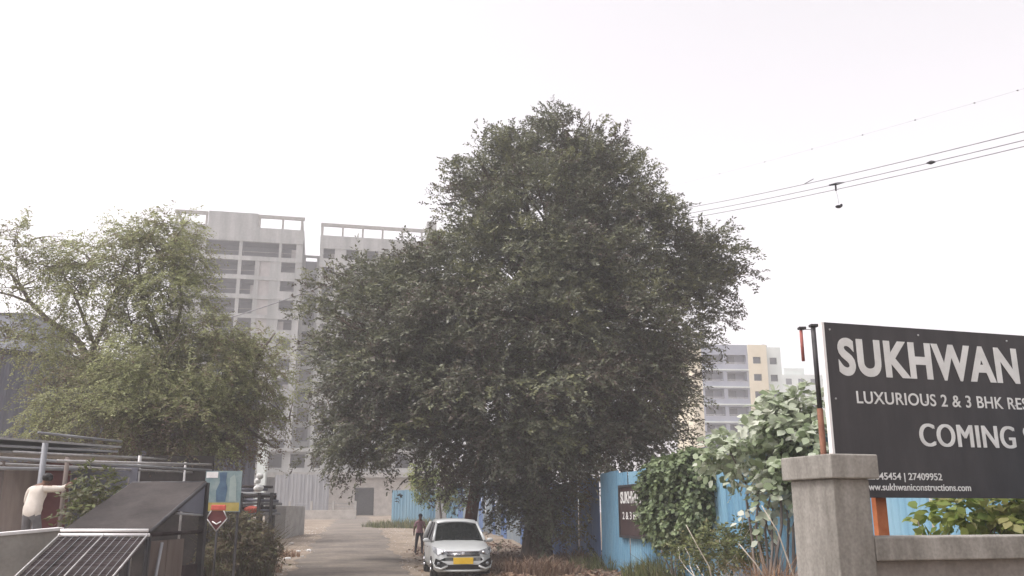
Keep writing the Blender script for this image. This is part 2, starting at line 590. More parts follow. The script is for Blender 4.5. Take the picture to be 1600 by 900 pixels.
rv, rf = [], []
ry = np.arange(-20, 124, 1.0)
rd = random.Random(5)
for i, y in enumerate(ry):
    y = float(y)
    wl = 2.0 + .16 * math.sin(y * .55) + .12 * math.sin(y * 1.7 + 1) + rd.uniform(-.07, .07)
    wr = 1.95 + .15 * math.sin(y * .47 + 2) + .12 * math.sin(y * 1.9) + rd.uniform(-.07, .07)
    for k in range(7):
        t = k / 6
        x = road_c(y) - wl + (wl + wr) * t
        rv.append((x, y, gz(y) + .012 + .035 * math.sin(math.pi * t)))
for i in range(len(ry) - 1):
    for k in range(6):
        rf.append((i * 7 + k, i * 7 + k + 1, (i + 1) * 7 + k + 1, (i + 1) * 7 + k))
tag(MB().add(rv, rf, True).build('road', M['asphalt']), kind='structure')

# low hill far behind the flats on the right
hv, hf = [], []
hx = np.linspace(20, 420, 44)
for i, x in enumerate(hx):
    t = (x - 20) / 400
    h = 52 * math.sin(math.pi * min(1, t * 1.12 + .02)) ** .8 + 4 * math.sin(x * .11) + 2.5 * math.sin(x * .31) if t < .87 else 8
    for k in range(6):
        q = k / 5
        hv.append((x, 520 + 120 * q + 6 * math.sin(x * .1 + k), 1.2 + h * math.sin(math.pi * (.02 + .5 * q))))
for i in range(len(hx) - 1):
    for k in range(5):
        hf.append((i * 6 + k, (i + 1) * 6 + k, (i + 1) * 6 + k + 1, i * 6 + k + 1))
tag(MB().add(hv, hf, True).build('hill', M['hillmat']), kind='structure')

# ------------------------------------------------------------------ unfinished towers
PHI = R(12)
t0p = at(266, 420, 133)
FR = Frame((t0p.x, 133, 0), PHI)


def U(px, py=420):
    return FR.uz(px, py)[0]


def opening(parent, u0, u1, z0, z1, depth, m, name='window'):
    "the five inner faces of an open bay"
    mb = MB()
    w, h = u1 - u0, z1 - z0
    vs = [(0, .004, 0), (w, .004, 0), (w, .004, h), (0, .004, h), (0, depth, 0), (w, depth, 0), (w, depth, h), (0, depth, h)]
    mb.add(vs, [(4, 5, 6, 7), (0, 1, 5, 4), (3, 7, 6, 2), (0, 4, 7, 3), (1, 2, 6, 5)])
    return mb.build(name, m, parent, (u0, 0, z0))


def facade(parent, u_a, u_b, floors, bays, th=.35, m=None, sill=.7, depth=3.0, d_m=None):
    "floors: list of (z0, z1); bays(i): list of (u0, u1, kind)"
    wall = MB()
    bandm = MB()
    for i, (z0, z1) in enumerate(floors):
        b = bays(i)
        u = u_a
        head = z1 - .48
        for (a, c, kind) in b:
            if a > u + .01: wall.box(u, a, 0, th, z0, head)
            sl = {'open': .25, 'win': .95, 'fill': .12, 'tall': .2}[kind]
            if kind != 'open': wall.box(a, c, 0, th, z0, z0 + sl)
            else: wall.box(a, c, 0, th, z0, z0 + sl)
            if kind == 'fill':
                MB().box(a, c, .18, th, z0 + sl, head).build('block_infill', M['brickinfill'], parent)
            else:
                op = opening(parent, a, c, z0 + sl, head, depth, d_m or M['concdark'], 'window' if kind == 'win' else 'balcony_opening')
                rq = random.Random(int(a * 37) + i * 101)
                w_, h_ = c - a, head - z0 - sl
                if rq.random() < .55:
                    f = rq.uniform(.25, .5)
                    s0 = rq.choice([0, w_ * (1 - f)])
                    MB().box(s0 + .02, s0 + w_ * f - .02, .7, .85, .02, h_ * rq.uniform(.5, .98)).build('block_infill', M['brickinfill'], op)
                if kind == 'open':
                    MB().tube([(.03, .12, .75), (w_ - .03, .12, .75)], .035, 5).build('guard_rail', M['conc'], op)
            u = c
        if u < u_b - .01: wall.box(u, u_b, 0, th, z0, head)
        bandm.box(u_a - .06, u_b + .06, -.09, th, head, z1)
    wall.build('wall', m or M['concpale'], parent)
    bandm.build('floor_band', m or M['concpale'], parent)


tw = empty('unfinished_tower', (t0p.x, 133, 0), PHI, 'unfinished concrete tower with a solid block between the open frames on its roof', 'tower')
zt = 44.0
fl = [(zt - 3.1 * (i + 1), zt - 3.1 * i) for i in range(14)]
uA, uB = 0.0, U(471)
b0 = [(U(272), U(284), 'win'), (U(292), U(304), 'win'), (U(318), U(371), 'open')]
b_std = b0 + [(U(376.5), U(398), 'open'), (U(405), U(422), 'fill'), (U(439), U(461), 'win')]
b_top = b0 + [(U(376), U(434), 'open'), (U(438), U(461), 'open')]
facade(tw, uA, uB, fl, lambda i: b_top if i == 0 else b_std)
# floors, side walls and back of the block
bd = MB()
bd.box(uA, uA + .3, .36, 16, 0, zt)
bd.box(uB - .3, uB, .36, 16, 0, zt)
bd.box(uA, uB, 15.7, 16, 0, zt - .01)
bd.box(uA, uB, .36, 16, zt - .3, zt)
bd.build('shell', M['concpale'], tw)
pz = zt + 1.9
pr = MB()
pr.box(uA - .1, uB + .1, -.1, .2, zt, pz)
pr.box(uA - .1, uA + .2, .2, 16, zt, pz)
pr.box(uB - .2, uB + .1, .2, 16, zt, pz)
pr.build('parapet', M['concpale'], tw)
fz = 48.1
for us, ua, ub, ue in (((uA + .1, U(318) - .34), uA - .1, U(318), uA + .1), ((U(399), U(436), uB - .5), U(398.5), uB + .1, uB - .5)):
    fr = MB()
    for u in us:
        fr.box(u, u + .32, -.02, .3, pz, fz - .5)
    fr.box(ua, ub, -.1, .35, fz - .5, fz)
    fr.box(ue, ue + .32, 6, 6.3, pz, fz - .451)
    fr.box(ue, ue + .32, .3505, 6.3, fz - .45, fz - .03)
    fr.build('roof_frame', M['conc'], tw)
MB().box(U(319), U(398), -.05, 5, pz, fz + .15).build('roof_block', M['concpale'], tw)
# recessed stair core
co = empty('stair_core', (0, 0, 0), 0)
co.parent = tw
u0, u1 = uB, U(499)
cw = MB()
dk = MB()
for i in range(14):
    z1 = zt - 1.0 - 3.1 * i
    cw.box(u0 + .02, u1 - .02, 4.2, 4.6, z1 - .35, z1)
    cw.box(u0 + .02, u0 + .5, 4.25, 4.55, z1 - 3.1, z1 - .35)
    cw.box(u1 - .5, u1 - .02, 4.25, 4.55, z1 - 3.1, z1 - .35)
    cw.box(u0 + .5, u1 - .5, 4.3, 4.5, z1 - 3.1, z1 - 2.5)
dk.box(u0, u1, 8, 8.2, 0, zt - 1)
bpy.data.objects.remove(co)
cw.build('stair_core', M['concpale'], tw)
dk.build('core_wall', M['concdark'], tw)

t2 = empty('unfinished_tower', (t0p.x + U(499) * math.cos(PHI), 133 + U(499) * math.sin(PHI), 0), PHI, 'unfinished concrete tower with a plain open roof frame, half behind the large tree', 'tower')
o2 = U(499)
uE = U(690) - o2
b2 = [(U(a) - o2, U(b) - o2, 'win') for a, b in ((504, 522), (540, 560), (568, 590), (610, 630), (646, 666))]
fl2 = [(43.6 - 3.1 * (i + 1), 43.6 - 3.1 * i) for i in range(14)]
facade(t2, 0, uE, fl2, lambda i: b2)
bd = MB()
bd.box(0, .3, .36, 16, 0, 43.5)
bd.box(uE - .3, uE, .36, 16, 0, 43.5)
bd.box(0, uE, 15.7, 16, 0, 43.5)
bd.box(.3, uE - .3, .36, 15.7, 43.2, 43.5)
bd.build('shell', M['concpale'], t2)
pr = MB()
pr.box(-.1, uE + .1, -.1, .2, 43.6, 45.3)
pr.box(-.1, .2, .2, 16, 43.6, 45.3)
pr.build('parapet', M['concpale'], t2)
fr = MB()
for k in range(7):
    u = .05 + k * (uE - .4) / 6
    fr.box(u, u + .3, -.02, .3, 45.3, 46.9)
fr.box(-.1, uE + .1, -.1, .35, 46.9, 47.4)
fr.box(-.08, .22, .36, 6, 46.95, 47.36)
fr.build('roof_frame', M['conc'], t2)
MB().box(U(668) - o2, U(683) - o2, 2, 5, 45.3, 49.5).build('roof_block', M['concpale'], t2)

# ------------------------------------------------------------------ podium and site edge in front of the towers
YP = 127.0
pl = at(404, 740, YP)
FP = Frame((pl.x, YP, 0), R(4))


def P(px, py):
    return FP.uz(px, py)


pd = empty('podium_block', (pl.x, YP, 0), R(4), 'low grey concrete podium with a row of square openings and a dark doorway', 'building')
uL, uR = 0, P(660, 740)[0]
zb, ztp, zmid = .6, P(500, 706)[1], P(500, 738)[1]
w = MB()
wins = [(419, 440), (453, 476), (486, 500), (553, 575), (584, 606), (618, 638)]
u = uL
for a, b in wins:
    ua, ub = P(a, 722)[0], P(b, 722)[0]
    w.box(u, ua, 0, .4, zmid, ztp)
    w.box(ua, ub, .02, .4, zmid, P(500, 731)[1])
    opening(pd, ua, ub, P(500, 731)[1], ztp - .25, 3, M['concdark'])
    w.box(ua, ub, .02, .4, ztp - .25, ztp)
    u = ub
w.box(u, uR, 0, .4, zmid, ztp)
w.build('upper_wall', M['concpale'], pd)
MB().box(uL - .2, uR + .2, -.5, .5, ztp, ztp + .5).build('floor_band', M['concpale'], pd)
MB().box(uL - .2, uR + .2, -.7, .45, zmid - .7, zmid).build('canopy_band', M['conc'], pd)
u515, u553, u585, u632 = [P(a, 780)[0] for a in (512, 554, 584, 632)]
lw = MB()
zd = P(565, 762)[1]
lw.box(u515, u553, .05, .45, zb, zmid - .72)
lw.box(u585, uR, .05, .45, zb, zmid - .72)
lw.box(u553, u585, .06, .44, zd, zmid - .72)
lw.build('lower_wall', M['stonewall'], pd)
opening(pd, u553, u585, zb, zd, 5, M['darksteel'], 'doorway')
bd = MB()
bd.box(uL, uR, 8, 8.3, zb, ztp)
bd.box(uL, uL + .3, .45, 8, zb, ztp)
bd.box(uR - .3, uR, .45, 8, zb, ztp)
bd.box(uL, uR, .5, 8, ztp - .3, ztp - .02)
bd.build('shell', M['concpale'], pd)
# bright corner column
c0 = at(401, 740, 124)
cc = MB()
cc.box(-.6, .6, -.4, .4, .8, zat(692, 124))
tag(cc.build('concrete_column', M['mint'], None, (c0.x + .7, 124, 0)), 'pale vertical concrete column standing at the podium corner', 'column')
# corrugated hoarding in front of the podium
h0 = at(428, 780, 122)
hz1 = zat(741, 122)
hd = empty('hoarding', (h0.x, 122, 0), R(3), 'grey corrugated sheet hoarding in front of the podium', 'fence')
hw = at(513, 780, 122).x - h0.x
n = 7
for k in range(n):
    corr(k * hw / n, (k + 1) * hw / n - .02, .8, hz1 + (-.2, .05, .2, 0, -.1, .12, .02)[k] * .5, .45, .06, .01, seed=k).build('sheet_panel', M['greysheet'], hd)
# low compound wall with railing
w0, w1 = at(448, 810, 114), at(556, 810, 114)
lw = empty('compound_wall', (w0.x, 114, 0), 0, 'low weathered masonry wall with short posts along its top', 'wall')
zz0, zz1 = .5, zat(797, 114)
ln = w1.x - w0.x
MB().box(0, ln, 0, .3, zz0, zz1, .03).build('wall', M['stonewall'], lw)
for k in range(4):
    x = .1 + k * (ln - .4) / 3
    MB().box(x, x + .28, .02, .28, zz1, zz1 + 1.1, .02).build('post', M['conc'], lw)
rl = MB()
for k in range(2):
    rl.tube([(.1, .15, zz1 + .4 + .4 * k), (ln, .15, zz1 + .4 + .4 * k)], .025, 6)
rl.build('rail', M['greysheet'], lw)

# ------------------------------------------------------------------ flats on the right
a0 = at(1083, 600, 150)
FA = Frame((a0.x, 150, 0), R(4))


def A(px, py=600):
    return FA.uz(px, py)[0]


ap = empty('apartment_building', (a0.x, 150, 0), R(4), 'blue-grey and cream apartment block with rows of balconies beyond the large-leaved shrub', 'building')
ztop = zat(538, 150)
flh = 2.95
floors = [(ztop - 1.4 - flh * (i + 1), ztop - 1.4 - flh * i) for i in range(9)]
A1, A2, A3, A4 = A(1098), A(1171), A(1200), A(1224)
for nm, ua, ub, m, bay, ex in (('cream_wall', 0, A1, M['cream'], [], 0.0), ('balcony_wall', A1, A2, M['bluegrey'], [(A(1101), A(1131), 'tall'), (A(1137), A(1168), 'tall')], 0),
                               ('cream_wall', A2, A3, M['cream'], [(A(1178), A(1190), 'win')], -.35), ('mint_wall', A3, A4, M['mint'], [(A(1206), A(1217), 'win')], .25)):
    w = MB()
    for (z0, z1) in floors:
        u = ua
        for (a, c, kind) in bay:
            s0 = z0 + (1.0 if kind == 'tall' else 1.1)
            s1 = z1 - (.35 if kind == 'tall' else .7)
            w.box(u, a, ex, ex + .3, z0, z1)
            w.box(a, c, ex, ex + .3, z0, s0)
            w.box(a, c, ex, ex + .3, s1, z1)
            o = opening(ap, a, c, s0, s1, 1.6 if kind == 'tall' else .35, M['bluegrey'] if kind == 'tall' else M['winglass'], 'balcony_opening' if kind == 'tall' else 'window')
            o.location.y = ex
            if kind == 'tall':
                f = MB()
                f.box((c - a) * .12, (c - a) * .55, 1.5, 1.58, -.8, s1 - s0 - .12)
                f.build('balcony_door', M['winglass'], o)
                r = MB()
                r.tube([(0.02, .1, .25), (c - a - .02, .1, .25)], .03, 5)
                r.tube([(0.02, .1, .05), (c - a - .02, .1, .05)], .03, 5)
                r.build('railing', M['white'], o)
            u = c
        w.box(u, ub, ex, ex + .3, z0, z1)
    w.box(ua, ub, ex, ex + .3, floors[0][1], ztop - (0 if ex < .2 else .3))
    w.box(ua, ub, ex, ex + .3, 1, floors[-1][0])
    w.box(ua + .01, ub - .01, 12, 12.3, 1, ztop - .3)
    w.box(ua + .01, ub - .01, ex + .3, 12, floors[0][1], floors[0][1] + .3)
    if ua == 0: w.box(0, .3, ex + .31, 12, 1, ztop - .3)
    if ub == A4: w.box(ub - .3, ub, ex + .31, 12, 1, ztop - .3)
    w.build(nm, m, ap)
bb = MB()
for (z0, z1) in floors:
    bb.box(A1 + .02, A2 - .02, -.25, 0, z0 - .1, z0 + .12)
bb.build('floor_band', M['mint'], ap)
tk = MB()
for cx in (A(1150), A(1212)):
    tk.tube([(cx, 5, ztop - 1.2), (cx, 5, ztop + .9), (cx, 5, ztop + 1.0)], [.7, .7, .3], 12)
tk.build('water_tank', M['black'], ap)

b0_ = at(1222, 600, 210)
lowb = empty('distant_block', (b0_.x, 210, 0), R(4), 'hazy pale grey block far off to the right of the apartment block', 'building')
w = MB()
w.box(0, 16, 0, 9, 1, zat(585, 210))
w.box(1, 6, 1, 6, zat(585, 210), zat(574, 210))
w.build('wall', M['mint'], lowb)
zz = zat(585, 210)
for k in range(3):
    for i in range(5):
        opening(lowb, 1.0 + 3 * i, 2.4 + 3 * i, zz - 2.4 - 3 * k, zz - 1 - 3 * k, -.01, M['winglass'])

# small blue roofed shed between the trees
s0 = at(1052, 715, 62)
bs = empty('blue_shed', (s0.x, 62, 0), R(6), 'small shed with a dull blue sheet roof behind the ivy', 'shed')
wz = zat(716, 62)
MB().box(0, 4.2, 0, 4, .3, wz).build('wall', M['mint'], bs)
rfm = MB()
rfm.prism([(0, 0), (4.6, 0), (4.6, .08), (2.3, .75), (0, .08)], -.4, 4.4)
rfm.build('roof', M['blueroof'], bs, (-.2, 0, wz))

# ------------------------------------------------------------------ corrugated shed behind the left tree
q0, q1 = at(-60, 545, 38.5), at(408, 600, 50)
d = Vector((q1.x - q0.x, q1.y - q0.y, 0))
sh = empty('corrugated_shed', (q0.x, q0.y, 0), math.atan2(d.y, d.x), 'tall dark blue-grey corrugated industrial shed behind the yellow-green tree', 'shed')
L = d.length
zsh = zat(548, 39)
n = 9
for k in range(n):
    corr(k * L / n, (k + 1) * L / n - .015, .0, zsh - .02 * (k % 3), .42, .07, .006, seed=k).build('sheet_panel', M['shedsheet'], sh)
w = MB()
w.box(0, L, 9, 9.2, 0, zsh)
w.box(0, .15, .1, 9, 0, zsh)
w.box(L - .15, L, .02, 9, 0, zsh)
w.build('end_wall', M['shedsheet'], sh)
MB().box(-.1, L + .1, -.15, 9.3, zsh + .02, zsh + .22).build('roof', M['darksteel'], sh)
g0 = at(-60, 540, 56)
gb = empty('grey_building', (g0.x, 56, 0), 0, 'pale blue-grey building peeping over the corrugated shed at the left edge', 'building')
gw = at(44, 520, 56).x - g0.x
MB().box(0, gw, 0, 6, .4, zat(492, 56)).build('wall', M['bluegrey'], gb)
MB().box(-.1, gw + .1, -.1, 6.1, zat(492, 56), zat(489, 56)).build('roof', M['concdark'], gb)

# ------------------------------------------------------------------ trees
# the large dark tree
BL = [(886, 206, 36.5, 46, 44, 1.2, .9), (820, 238, 36.2, 56, 46, 1.5), (945, 250, 36.2, 48, 44, 1.4), (905, 250, 36, 58, 48, 1.6), (775, 262, 36.5, 56, 42, 1.6), (950, 300, 36, 70, 52, 1.9), (855, 315, 34.8, 85, 60, 2.2),
      (755, 325, 36, 58, 52, 1.9), (1000, 350, 35.6, 62, 52, 2), (1050, 405, 35.8, 55, 48, 1.9), (1105, 395, 36.2, 48, 42, 1.4), (1146, 420, 36.4, 30, 24, .8, .8), (1085, 460, 36, 38, 44, 1.5),
      (935, 395, 34.2, 85, 60, 2.3), (820, 405, 33.8, 100, 62, 2.4), (728, 405, 35, 60, 52, 2.1), (645, 425, 36, 56, 40, 1.9), (565, 440, 36.5, 55, 38, 1.7), (520, 490, 37, 42, 46, 1.5),
      (620, 490, 34.5, 85, 58, 2.3), (720, 490, 33.4, 90, 60, 2.3), (840, 505, 32.8, 105, 62, 2.4), (960, 490, 33.6, 85, 65, 2.3), (1036, 530, 35.2, 48, 60, 2), (552, 570, 36, 58, 56, 2.1),
      (640, 580, 34, 90, 60, 2.4), (755, 580, 32.6, 100, 60, 2.4), (875, 595, 32.4, 105, 58, 2.4), (985, 585, 33.8, 80, 62, 2.2), (1042, 600, 36, 40, 60, 1.8), (530, 650, 36.5, 44, 48, 1.7),
      (610, 660, 35, 70, 45, 2), (710, 670, 33.4, 90, 48, 2.2), (820, 675, 32.8, 95, 48, 2.2), (930, 670, 33.6, 85, 50, 2.1), (1018, 660, 35.6, 48, 44, 1.7), (560, 700, 36.5, 40, 24, 1.2),
      (760, 718, 35, 75, 34, 1.6), (890, 716, 34.6, 74, 30, 1.6), (985, 690, 35.4, 50, 30, 1.3), (850, 770, 34.6, 48, 34, 1.1), (868, 780, 34.2, 28, 24, .8), (790, 750, 35, 40, 28, 1), (866, 808, 34.4, 30, 22, .7, .8), (832, 795, 34.2, 32, 24, .7, .8), (800, 775, 35.2, 26, 20, .7)]
big = [px_lobe(b[0], b[1], b[2], b[3] * .93, b[4] * .93, b[5] * .93, b[6] if len(b) > 6 else 1.0) for b in BL]
for (px, py, Y, rx, rz, ry_) in ((860, 330, 40, 130, 100, 3), (800, 470, 41, 200, 110, 3), (960, 500, 41, 140, 120, 3), (640, 540, 40.5, 130, 110, 2.6), (820, 620, 40.5, 220, 80, 3)):
    big.append(px_lobe(px, py, Y, rx, rz, ry_, .6))
tb = at(838, 868, 36.6)
base_big = (tb.x, 36.6, gz(36.6))
bx, by, bz = base_big
fork = [(bx + .2, by + .1, 4.0), (bx - .4, by, 6.5), (bx - 1.6, by + .2, 4.6), (bx + .3, by + .2, 9.5)]


def make_big():
    root = empty('broad_tree', base_big, 0, 'tall dense dark green tree with a broad domed crown behind the white car', 'tree')
    inv = Vector(base_big)
    P_, D_, ct = clumps(big, BIG_DENS, 17, 1.05, -.4, .2)
    lift = np.interp(P_[:, 2], [3, 9, 16], [-.15, .25, .75])
    D_ = nrm(D_ + np.stack([0 * lift, 0 * lift, lift], 1))
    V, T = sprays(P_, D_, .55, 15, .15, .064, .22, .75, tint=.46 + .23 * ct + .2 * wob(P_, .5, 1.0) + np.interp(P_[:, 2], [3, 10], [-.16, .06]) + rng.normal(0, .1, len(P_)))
    # loose upright sprigs along the outline
    P2, D2, I2 = lobe_points(big[:40], .9, -.3, .05, 1.25, 0, 0)
    D2 = nrm(D2 + np.array([0, 0, .9]))
    V2, T2 = sprays(P2, D2, .75, 17, .15, .065, .0, .3, side=.7)
    V, T = np.concatenate([V, V2]), np.concatenate([T, T2 * .5 + .3])
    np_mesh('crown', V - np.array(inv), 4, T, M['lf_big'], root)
    MB().tube([(0, 0, -.2), (.02, 0, .25), (.05, 0, 1.4), (0, 0, 2.6), (.1, 0, 4.0)], [1.0, .66, .52, .5, .44], 14).build('trunk', M['bark'], root)
    MB().tube([(-2.75, 2.6, -.1), (-2.75, 2.5, .3), (-2.7, 2.2, 1.6), (-2.45, 1.8, 3.2), (-2.0, 1.2, 5.2)], [.5, .36, .28, .25, .2], 10).build('trunk', M['redbark'], root)
    br, lt = MB(), MB()
    fk = [Vector(f) - inv for f in fork]
    for k, e in enumerate(((-4.2, .8, 8), (3.6, -.3, 9), (.5, -1.6, 11), (.4, 1.2, 14))):
        limb(br, Vector((0, 0, 3.2)), Vector(e), .34, .14, .1, 8, 40 + k)
    for i, lo in enumerate(big):
        c = Vector(lo[0]) - inv
        f = min(fk, key=lambda q: (q - c).length)
        rr = max(.05, .05 * (c - f).length ** .6)
        pts = limb(br, f, c, rr, rr * .35, seed=300 + i)
        rd = random.Random(i)
        for j in range(5):
            e = c + Vector((rd.uniform(-1, 1) * lo[1][0], rd.uniform(-1, 1) * lo[1][1], rd.uniform(-.6, 1) * lo[1][2])) * .85
            limb(lt, pts[rd.choice([3, 4, 5, 6])], e, rr * .35, .012, seed=900 + i * 9 + j)
    br.build('limb', M['bark'], root)
    lt.build('branchlet', M['bark'], root)


BIG_DENS = 5.8
make_big()

# the yellow-green tree on the left
LL = [(30, 375, 29, 52, 34, 1.1, .32), (-30, 400, 29, 60, 50, 1.4, .4), (85, 410, 29, 45, 30, 1, .38), (30, 440, 29, 55, 40, 1.2, .28), (140, 405, 29, 42, 32, 1.1, .6), (125, 450, 28.6, 55, 34, 1.2, .5),
      (215, 370, 29, 36, 32, 1, .7), (265, 390, 29, 52, 48, 1.3, .9), (288, 410, 29.2, 28, 36, 1, .7), (215, 425, 28.4, 45, 34, 1.2, .9), (272, 465, 28.6, 48, 40, 1.4, .9), (205, 490, 28.2, 50, 36, 1.2, .7),
      (335, 520, 28.6, 46, 32, 1.4, .75), (400, 548, 29, 40, 28, 1.2, .5), (140, 560, 28.4, 60, 40, 1.3, .75), (240, 560, 27.8, 70, 48, 1.5, 1.1), (330, 570, 28, 65, 45, 1.5, 1.1), (405, 600, 28.8, 44, 42, 1.3, .5),
      (440, 645, 29.4, 30, 36, .9, .3), (60, 520, 29, 50, 34, 1.2, .7), (15, 520, 29, 36, 28, 1, .6), (110, 620, 28, 56, 42, 1.3, .8), (200, 640, 27.6, 70, 44, 1.5, 1.1), (300, 645, 27.8, 70, 44, 1.5, 1.1),
      (375, 650, 28.6, 48, 36, 1.2, .7), (70, 660, 28, 38, 26, 1, .7), (250, 690, 28, 70, 26, 1.3, .9), (340, 690, 28.2, 52, 26, 1.2, .8), (165, 690, 28, 55, 24, 1.1, .7)]
lef = [px_lobe(*b) for b in LL]
lb = at(235, 870, 29)
base_l = (lb.x, 29.0, 0.0)
linv = Vector(base_l)


def LP(px, py, Y=29):
    return at(px, py, Y) - linv


root = empty('feathery_tree', base_l, 0, 'open yellow-green tree with feathery leaves and bare forking limbs on the left', 'tree')
P_, D_, ct = clumps(lef, 16, 13, .8, -.35, .25, 2.0, 1.3)
zz = P_[:, 2]
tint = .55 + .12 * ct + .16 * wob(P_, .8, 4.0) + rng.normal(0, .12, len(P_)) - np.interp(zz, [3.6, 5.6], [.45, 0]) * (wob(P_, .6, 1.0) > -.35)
V, T = sprays(P_, D_, .5, 15, .095, .042, .45, .7, tint=tint)
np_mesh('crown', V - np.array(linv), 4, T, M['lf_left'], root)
MB().tube([(0, 0, -.1), (.02, 0, .3), LP(236, 760), LP(240, 690), LP(236, 640)], [.34, .25, .2, .19, .17], 10).build('trunk', M['greybark'], root)
br, lt = MB(), MB()
br.tube([LP(236, 645), LP(195, 610), LP(160, 585), LP(140, 560)], [.15, .14, .13, .12], 8)
br.tube([LP(142, 565), LP(120, 530), LP(75, 500), LP(45, 470), LP(32, 445), LP(10, 420)], [.12, .1, .085, .07, .05, .03], 8)
br.tube([LP(142, 565), LP(148, 540), LP(160, 515), LP(175, 470), LP(200, 400)], [.12, .1, .08, .06, .025], 8)
br.tube([LP(45, 472), LP(20, 462), LP(-10, 455)], [.05, .04, .025], 6)
br.tube([LP(238, 650), LP(262, 590), LP(255, 540), LP(240, 505), LP(222, 465), LP(215, 400)], [.15, .13, .11, .09, .06, .03], 8)
br.tube([LP(258, 555), LP(275, 520), LP(285, 470), LP(275, 400)], [.09, .07, .05, .02], 8)
br.tube([LP(240, 640), LP(290, 620), LP(350, 590), LP(400, 560), LP(430, 520)], [.13, .1, .085, .06, .025], 8)
br.tube([LP(300, 615), LP(350, 640), LP(400, 680), LP(430, 700)], [.09, .07, .05, .02], 8)
br.tube([LP(148, 540), LP(120, 470), LP(90, 410)], [.06, .045, .02], 6)
br.build('limb', M['greybark'], root)
for i, lo in enumerate(lef):
    c = Vector(lo[0]) - linv
    rd = random.Random(i)
    for j in range(6):
        e = c + Vector((rd.uniform(-1, 1) * lo[1][0], rd.uniform(-1, 1) * lo[1][1], rd.uniform(-.9, .9) * lo[1][2]))
        limb(lt, c + Vector((rd.uniform(-.3, .3), 0, -.3 * lo[1][2])), e, .028, .008, .15, 4, seed=1900 + i * 9 + j)
lt.build('branchlet', M['greybark'], root)

# small bright tree by the far blue fence
yl = [px_lobe(*b) for b in ((668, 738, 60, 22, 18, .8), (690, 752, 60, 20, 14, .7), (655, 752, 60, 14, 14, .6), (712, 745, 60, 20, 16, .7, .7), (690, 778, 60, 26, 13, .7, .8), (662, 765, 60, 14, 14, .6), (715, 772, 60, 18, 14, .6))]
b_ = at(688, 815, 60)
root = empty('small_tree', (b_.x, 60, gz(60)), 0, 'small bright yellow-green tree in front of the far blue fence', 'tree')
inv = Vector(root.location)
P_, D_, I_ = lobe_points(yl, 60, -.15, .25, 2.0, .3, 3.0)
V, T = sprays(P_, D_, .45, 10, .17, .1, .3, .7, tint=.45 + .3 * wob(P_, 1.5) + rng.normal(0, .2, len(P_)))
np_mesh('crown', V - np.array(inv), 4, T, M['lf_bright'], root)
tm = MB()
tm.tube([(0, 0, -.1), (.05, 0, 1.0), (-.1, 0, 2.2), (-.3, 0, 3.4)], [.1, .08, .07, .03], 8)
tm.build('trunk', M['greybark'], root)

# ------------------------------------------------------------------ blue sheet fences along the right of the road
FX = lambda y: 9.1 - .175 * y


def fence_run(name, label, y0, y1, off, hgt, mats, seed, step=1.08):
    p0, p1 = Vector((FX(y0) + off, y0, 0)), Vector((FX(y1) + off, y1, 0))
    d = p1 - p0
    root = empty(name, (p0.x, p0.y, gz(y0)), math.atan2(d.y, d.x), label, 'fence')
    L = d.length
    n = int(round(L / step))
    rd = random.Random(seed)
    for k in range(n):
        a, b = k * L / n, (k + 1) * L / n
        y = y0 + (y1 - y0) * (k + .5) / n
        h = hgt + rd.uniform(-.09, .09)
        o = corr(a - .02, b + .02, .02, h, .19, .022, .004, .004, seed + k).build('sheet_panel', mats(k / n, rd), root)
        o.location = (0, rd.uniform(-.004, .004) + (.012 if k % 2 else -.012), gz(y) - gz(y0))
        o.rotation_euler = (rd.uniform(-.015, .015), rd.uniform(-.006, .006), 0)
    rl = MB()
    for z in (.5, hgt - .5):
        pts = [(L * i / 8, .09, z + gz(y0 + (y1 - y0) * i / 8) - gz(y0)) for i in range(9)]
        rl.tube(pts, .03, 6)
    rl.build('rail', M['darksteel'], root)
    return root


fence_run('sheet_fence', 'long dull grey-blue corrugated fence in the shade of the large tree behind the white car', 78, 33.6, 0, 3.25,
          lambda t, r: r.choice([M['dullsheet'], M['dullsheet'], M['shadedbluesheet']]) if t < .66 else M['shadedbluesheet'], 3)
fence_run('sheet_fence', 'bright blue corrugated fence carrying the dark notice board and the ivy', 32.0, 9.5, -.38, 3.2,
          lambda t, r: M['bluesheet'] if r.random() < .75 else M['palebluesheet'], 11)
f0, f1 = at(612, 800, 80), at(727, 800, 80)
fr_ = empty('sheet_fence', (f0.x, 80, gz(80)), 0, 'short light blue sheet fence across the far end beyond the walking person', 'fence')
n = 6
L = f1.x - f0.x
for k in range(n):
    corr(k * L / n - .01, (k + 1) * L / n + .01, 0, zat(766, 80) - gz(80) + (0, .04, -.05, .03, 0, .25)[k], .25, .025, .005, seed=k).build('sheet_panel', M['palebluesheet'] if k != 3 else M['bluesheet'], fr_, (0, .01 * (k % 2), 0))
MB().box(0, L, .05, .11, 2.2, 2.3).build('rail', M['darksteel'], fr_)
# pale gate post in that fence
gp = at(689, 805, 78)
MBp = MB().box(-.45, .45, -.3, .3, 0, zat(770, 78) - gz(78), .04).box(-.52, .52, -.36, .36, zat(770, 78) - gz(78), zat(768, 78) - gz(78) + .12, .03)
tag(MBp.build('gate_post', M['concpale'], None, (gp.x, 78, gz(78))), 'pale concrete post standing in the gap of the far blue fence', 'post')

